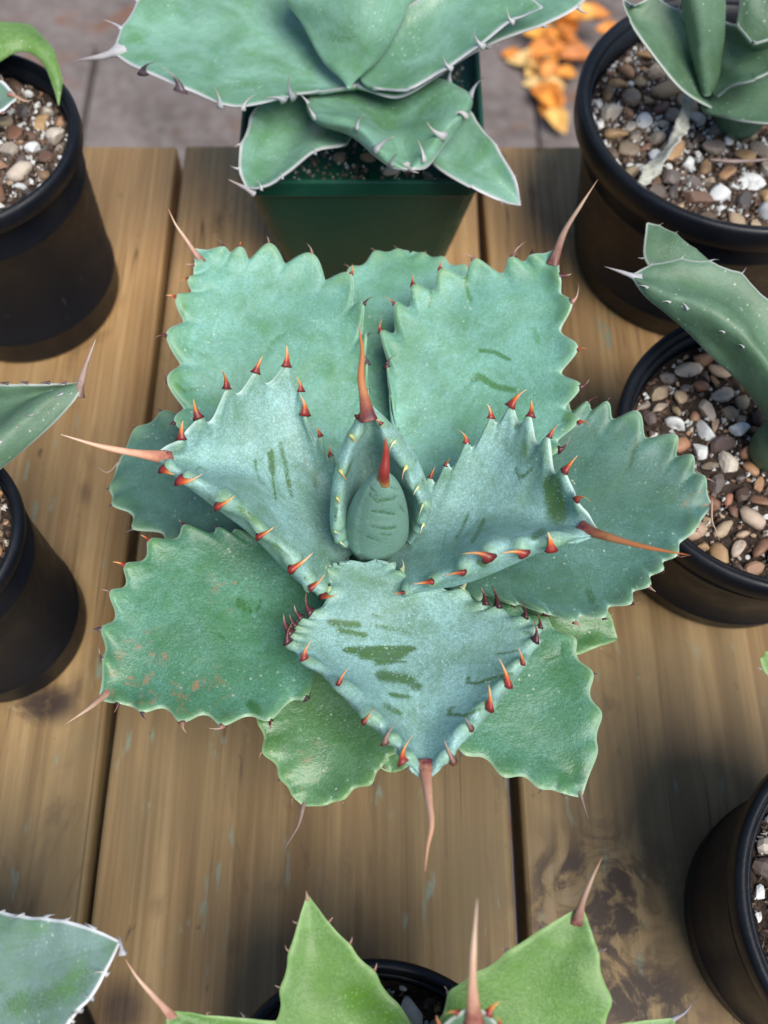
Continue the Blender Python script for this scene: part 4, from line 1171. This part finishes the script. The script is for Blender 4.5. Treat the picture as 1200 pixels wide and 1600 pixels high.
def dry_leaf():
    z = pot_tr[3] - 0.0098
    path = [P(x, y, z + dz) for x, y, dz in ((1072, 148, .010), (1068, 185, .007), (1058, 215, .006), (1035, 248, .0065), (1012, 272, .0055), (994, 292, .0045))]
    wd = [0.0035, 0.0042, 0.0030, 0.0042, 0.0040, 0.0012]
    d, idx = catmull(path, 14)
    w = np.interp(np.arange(len(d)), idx, wd)
    off = d[0]
    V, Fc = [], []
    T_ = np.gradient(d, axis=0); T_ /= np.linalg.norm(T_, axis=1)[:, None]
    M = 14
    for i in range(len(d)):
        a = np.cross(T_[i], (0, 0, 1)); a /= np.linalg.norm(a)
        tw = 0.9 * math.sin(i * 0.11 + 0.5)
        a2 = a * math.cos(tw) + np.array((0, 0, 1)) * math.sin(tw)
        nrm = np.cross(a2, T_[i])
        for k in range(M):
            an = 2 * math.pi * k / M
            wr = 1 + 0.18 * math.sin(i * 0.7 + k * 1.3) + 0.12 * math.sin(i * 1.7 + k * 2.9)
            V.append(d[i] + w[i] * wr * math.cos(an) * a2 + nrm * (0.0011 * math.sin(an) * wr + 0.0010 * math.cos(an) ** 2))
    for i in range(len(d) - 1):
        for k in range(M): Fc.append((i * M + k, i * M + (k + 1) % M, (i + 1) * M + (k + 1) % M, (i + 1) * M + k))
    Fc.append(tuple(range(M))[::-1]); Fc.append(tuple((len(d) - 1) * M + k for k in range(M)))
    o = mesh_obj('dry_leaf', V, Fc, dry_mat(), None, True, None, off)
    o.location = Vector(off)
    tag(o, 'whitish grey shrivelled leaf lying on the gravel of the large pot', 'leaf')


dry_leaf()


def twig():
    z = pot_tr[3] - 0.011
    pts = [P(x, y, z + 0.006) for x, y in ((1108, 249), (1145, 252), (1190, 250), (1235, 246))]
    off = pts[0]
    o = tube('twig', pts, 0.0010, SPINE_M['old'], None, off, flare=0, power=0.3, ring=8)
    o.location = Vector(off)
    tag(o, 'thin grey-brown twig lying across the gravel of the large pot', 'twig')


twig()

# ------------------------------------------------------------------ agave with the long pointed dull leaf
Mr, mo = plant('agave_plant', pot_mr, 'agave with long pointed dull green leaf over brown gravel pot')
stem(Mr, mo, 0.011, 0.1, M_leaf_dark)
ML = lambda **k: build_leaf(Mr, mo, **{**dict(mat=M_leaf_dark, tooth='grey', tlen=0.004, amp=0.07, p=2.0, swell=0.0003, NV=36), **k})
ML(tip=(1010, 347), L=[(1150, 520), (1080, 470), (1030, 430), (1008, 402)], Rr=[(1180, 480), (1120, 415), (1090, 388), (1055, 362), (1030, 351)], nbL=3, nbR=3, mid=[(1200, 560), (1090, 440), (1035, 385)], zM=[9.5, 11.0, 11.8, 12.2], dL=[0, .1, .1, 0], dR=[.1, .3, .3, 0], tlen=0.003)
ML(tip=(984, 430), L=[(1215, 700), (1203, 600), (1160, 545), (1130, 518), (1075, 480), (1048, 470), (1012, 450)], SL=[(1225, 720), (1190, 650), (1150, 598), (1112, 562), (1065, 515), (1038, 492), (1005, 464)],
   Rr=[(1290, 650), (1250, 540), (1205, 470), (1160, 425), (1110, 406), (1065, 402), (1020, 411)], nbL=2, nbR=2, mid=[(1260, 690), (1165, 500), (1080, 445)], zM=[9.6, 11.8, 13.2, 13.8], dL=[.2, .6, .4, 0], dSL=[-.6, -1.1, -.8, 0], dR=[.2, .5, .4, 0], tooth='grey',
   dirL=[(-8, -10, .2), (-10, -8, .2), (-4, -10, .2), (-8, -8, .2)], dirR=[(10, -8, .2), (10, -8, .2)], spine=([(985, 430, 13.8), (968, 424, 14.0), (943, 416, 14.2)], 0.0013, 'grey'), ew=0.006)
ML(tip=(1400, 560), L=[(1270, 720), (1310, 690), (1360, 640)], Rr=[(1240, 620), (1300, 560), (1350, 540)], nbL=3, nbR=3, mid=[(1240, 690), (1300, 630), (1350, 590)], zM=[9.5, 11, 12, 13], dL=[0, .5, .4, 0], dR=[0, .5, .4, 0])

# ------------------------------------------------------------------ agave at the left edge
Lp_, lo = plant('agave_plant', pot_l, 'agave with grey-green folded leaf ending in a dark spine, in the small black pot')
stem(Lp_, lo, 0.009, 0.112, M_leaf_dark)
build_leaf(Lp_, lo, M_leaf_dark, tip=(128, 597), L=[(-200, 800), (-110, 770), (-30, 712), (2, 693), (26, 670), (52, 650), (95, 618)], SL=[(-200, 815), (-100, 790), (-30, 755), (5, 733), (50, 695), (92, 655), (124, 614)],
           Rr=[(-190, 700), (-120, 625), (-40, 602), (8, 601), (40, 601), (73, 602), (100, 601)], nbL=2, nbR=2, mid=[(-180, 770), (-60, 665), (40, 628)], zM=[10.4, 11.6, 12.6, 13.4], dL=[.4, 1.2, .9, 0], dSL=[.1, .3, .2, 0], dR=[.4, .9, .7, 0],
           tooth='black', toothL='grey', dirL=[(-14, 4, .1), (-12, 6, .1), (12, -10, .2)], dirR=[(-10, -2, .1)], tlen=0.004, amp=0.05, spine=([(126, 600, 13.4), (134, 572, 13.9), (142, 550, 14.2), (150, 529, 14.5)], 0.0016, 'old'), swell=0.0003, NV=40)
build_leaf(Lp_, lo, M_leaf_dark, tip=(-380, 700), L=[(-190, 860), (-260, 830), (-340, 760)], Rr=[(-180, 760), (-250, 690), (-330, 670)], nbL=3, nbR=3, mid=[(-160, 820), (-230, 770), (-310, 720)], zM=[10.4, 11.5, 12.5, 13.5], dL=[0, .6, .5, 0], dR=[0, .6, .5, 0])

# ------------------------------------------------------------------ top-left plant
U, uo = plant('agave_plant', pot_tl, 'small agave with a green leaf arched along the rim of the perlite pot')
stem(U, uo, 0.011, 0.122, M_leaf_green)
build_leaf(U, uo, M_leaf_green, tip=(92, 168), L=[(-110, 170), (-70, 125), (-10, 102), (35, 82), (62, 96), (80, 130)], Rr=[(-125, 110), (-80, 52), (-10, 32), (48, 37), (84, 76), (98, 125)], nbL=6, nbR=3,
           mid=[(-115, 140), (-75, 88), (-10, 66), (38, 58), (72, 88), (90, 130)], zM=[11, 12.6, 13.2, 13.0, 12.4, 11.4], dL=[0, -.2, -.3, -.2, 0], dR=[0, -.1, -.2, -.1, 0], tooth='grey', tlen=0.003, amp=0.06, swell=0.0002, NV=30)
build_leaf(U, uo, M_leaf_grey, tip=(28, 152), L=[(-80, 180), (-40, 180), (0, 172)], Rr=[(-80, 130), (-40, 118), (0, 125)], nbL=2, nbR=2, mid=[(-85, 160), (-40, 150), (0, 148)], zM=[11, 11.8, 12.2, 12.4], dL=[0, .3, .3, 0], dR=[0, .3, .3, 0], tooth='old', tlen=0.004, swell=0, NV=26,
           spine=([(27, 152, 12.4), (40, 158, 12.4), (52, 156, 12.5)], 0.0008, 'straw'))

# ------------------------------------------------------------------ bottom-left plant
V_, vo = plant('agave_plant', pot_bl, 'agave with broad grey-green leaf edged by a white horny margin')
stem(V_, vo, 0.011, 0.1, M_leaf_grey)
build_leaf(V_, vo, M_leaf_grey, tip=(189, 1471), L=[(-140, 1450), (-60, 1418), (0, 1424), (30, 1430), (66, 1434), (100, 1439), (145, 1452)], Rr=[(-60, 1760), (40, 1700), (85, 1640), (108, 1598), (122, 1578), (140, 1560), (164, 1520)], nbL=2, nbR=2,
           mid=[(-140, 1640), (0, 1550), (100, 1505)], zM=[9.5, 11.2, 12.2, 12.8], dL=[0, .4, .4, 0], dR=[0, .4, .4, 0], tooth='grey', tlen=0.0046, amp=0.05, swell=0.0004, ew=0.0030,
           dirL=[(-10, 2, .1), (-12, 3, .1), (10, -6, .1), (12, -4, .2), (-10, -6, .1)], dirR=[(-10, -10, .1), (-8, -10, .2), (-14, 2, .2), (-16, 0, .1)], spine=([(188, 1471, 12.8), (187, 1465, 12.9), (184, 1458, 13.0)], 0.0008, 'grey'),
           rubs=[([(20, 1570), (80, 1560), (130, 1525)], 28, .7), ([(0, 1545), (60, 1590)], 20, .5), ([(60, 1510), (175, 1478)], 4, .4)])
build_leaf(V_, vo, M_leaf_grey, tip=(-300, 1400), L=[(-160, 1640), (-260, 1560), (-330, 1480)], Rr=[(-110, 1560), (-160, 1460), (-230, 1410)], nbL=3, nbR=3, mid=[(-130, 1620), (-200, 1530), (-260, 1460)], zM=[9.5, 11, 12, 13], dL=[0, .5, .5, 0], dR=[0, .5, .5, 0])

# ------------------------------------------------------------------ bottom plant
Wp, wo = plant('agave_plant', pot_b, 'bright green agave with long straw-coloured spines in the pot with stone chips')
stem(Wp, wo, 0.012, 0.11, M_leaf_green)
WL = lambda **k: build_leaf(Wp, wo, **{**dict(mat=M_leaf_green, tooth='black', tlen=0.0024, amp=0.1, p=1.4, swell=0.0004, NV=40), **k})
WL(tip=(480, 1396), L=[(470, 1740), (430, 1660), (428, 1610), (438, 1548), (452, 1490), (465, 1445)], Rr=[(620, 1700), (655, 1640), (625, 1575), (585, 1520), (546, 1478), (512, 1440)], nbL=3, nbR=3, mid=[(570, 1740), (530, 1610), (500, 1490)], zM=[8.6, 10.2, 11.4, 12.2], dL=[.1, .4, .4, 0], dR=[.1, .5, .4, 0],
   rubs=[([(560, 1560), (600, 1600)], 40, .8), ([(500, 1540), (520, 1600)], 40, .5)], tooth='old', spine=([(480, 1402, 12.2), (479, 1396, 12.4), (478, 1391, 12.5)], 0.0012, 'straw'))
WL(tip=(910, 1414), L=[(640, 1740), (660, 1640), (692, 1590), (702, 1552), (736, 1525), (795, 1488), (850, 1452)], Rr=[(800, 1760), (900, 1700), (945, 1630), (956, 1566), (935, 1488), (924, 1455)], nbL=3, nbR=3, mid=[(660, 1760), (760, 1640), (840, 1530)], zM=[8.8, 10.6, 12.0, 12.9], dL=[.1, .6, .5, 0], dR=[.1, .6, .5, 0],
   spine=([(906, 1424, 13), (912, 1404, 13.4), (926, 1370, 13.9), (942, 1337, 14.4)], 0.0013, 'straw'), tooth='black')
WL(mat=M_leaf_dark, tip=(740, 1572), L=[(660, 1740), (672, 1660), (690, 1610), (715, 1585)], Rr=[(780, 1740), (790, 1660), (780, 1610), (762, 1585)], nbL=2, nbR=2, mid=[(700, 1760), (725, 1680), (736, 1620)], zM=[10, 12.4, 14.2, 15.2], dL=[.2, .6, .5, 0], dR=[.2, .6, .5, 0], tooth='fresh', tlen=0.005,
   spine=([(740, 1578, 15.2), (738, 1540, 15.9), (740, 1480, 16.8), (746, 1402, 17.8)], 0.0018, 'straw'))
WL(tip=(261, 1579), L=[(500, 1720), (400, 1690), (310, 1650), (262, 1608)], Rr=[(540, 1640), (490, 1602), (440, 1598), (380, 1594), (320, 1588)], nbL=4, nbR=1, mid=[(540, 1700), (430, 1640), (340, 1612)], zM=[8.6, 10.2, 11, 11.6], dL=[.1, .4, .4, 0], dR=[.1, .5, .4, 0],
   spine=([(262, 1580, 11.6), (240, 1556, 12.1), (215, 1528, 12.6), (195, 1498, 13.0)], 0.0013, 'straw'), tooth=['black', 'old'])
WL(tip=(1056, 1590), L=[(700, 1760), (820, 1690), (920, 1622), (985, 1600)], Rr=[(780, 1830), (900, 1780), (1000, 1700), (1050, 1630)], nbL=4, nbR=4, mid=[(690, 1790), (850, 1720), (980, 1640)], zM=[8.6, 9.6, 10.2, 10.5], dL=[.1, .4, .4, 0], dR=[.1, .4, .4, 0],
   spine=([(1056, 1590, 10.5), (1070, 1582, 10.7), (1086, 1562, 10.9)], 0.0009, 'grey'))

# ------------------------------------------------------------------ plant of the pot at the right edge
X, xo = plant('agave_plant', pot_br, 'agave in the right-hand pot showing only a blunt white-spotted green leaf tip')
stem(X, xo, 0.012, 0.12, M_leaf_green)
build_leaf(X, xo, M_leaf_green, tip=(1186, 1018), L=[(1440, 1330), (1300, 1180), (1225, 1090), (1193, 1045)], Rr=[(1480, 1280), (1350, 1110), (1250, 1040), (1205, 1018)], nbL=3, nbR=3, mid=[(1470, 1330), (1320, 1150), (1235, 1062)], zM=[11, 13.5, 14.5, 15], dL=[0, .2, .2, 0], dR=[0, .2, .2, 0], tooth='grey', tlen=0.002, swell=0, NV=28, umax=0.975)


# ------------------------------------------------------------------ fallen leaves on the paving beyond the table
def fallen_mat():
    m, nt, bs = newmat('fallen_orange_leaf')
    b = NB(nt)
    c = b.ramp(b.rand(), [(0.0, (0.70, 0.24, 0.03)), (0.3, (0.85, 0.42, 0.06)), (0.55, (0.88, 0.66, 0.28)), (0.75, (0.78, 0.26, 0.04)), (1.0, (0.45, 0.16, 0.04))])
    n = b.noise(b.tc.outputs['Object'], 60, 3)
    nt.links.new(b.mix(b.ramp(n, [(0.4, 0.0), (0.75, 0.5)]), c, (0.20, 0.08, 0.03)), bs.inputs['Base Color'])
    bs.inputs['Roughness'].default_value = 0.55
    return m


M_fall = fallen_mat()


def fallen(px, py, ln, rot, curl, lift=0.0):
    c = P(px, py, GZ)
    n, m = 14, 8
    V, Fc = [], []
    top = []
    for i in range(n + 1):
        t = i / n
        w = ln * 0.30 * math.sin(math.pi * t ** 0.8) + 0.0006
        for k in range(m + 1):
            s = 2 * k / m - 1
            z = 0.004 + curl * (s * s) * w * 1.2 + curl * 0.12 * ln * (2 * t - 1) ** 2 + 0.0015 * math.sin(9 * t + 3 * s)
            top.append((ln * (t - .5), w * s, z))
    top = np.array(top)
    V = np.concatenate([top, top - (0, 0, 0.0012)])
    q = (m + 1)
    K = len(top)
    for i in range(n):
        for k in range(m):
            a = i * q + k
            Fc.append((a, a + q, a + q + 1, a + 1)); Fc.append((K + a, K + a + 1, K + a + q + 1, K + a + q))
    for i in range(n):
        for k in (0, m):
            a = i * q + k
            Fc.append((a, a + q, K + a + q, K + a))
    V[:, 2] -= V[:, 2].min() + 0.001 - lift
    o = mesh_obj('fallen_leaf', V, Fc, M_fall)
    o.location = Vector(c); o.rotation_euler = (0, 0, rot)
    tag(o, 'dry orange leaf on the paving, among those between square green pot and large black pot', 'leaf', 'fallen leaves on the paving')


rf = random.Random(5)
for k in range(46):
    x, y = rf.gauss(868, 42), rf.gauss(75, 85)
    if y > 205 or x < 790: continue
    fallen(x, y, rf.uniform(0.05, 0.095), rf.uniform(0, 6.28), rf.uniform(0.3, 0.9), 0.004 * (k % 5))
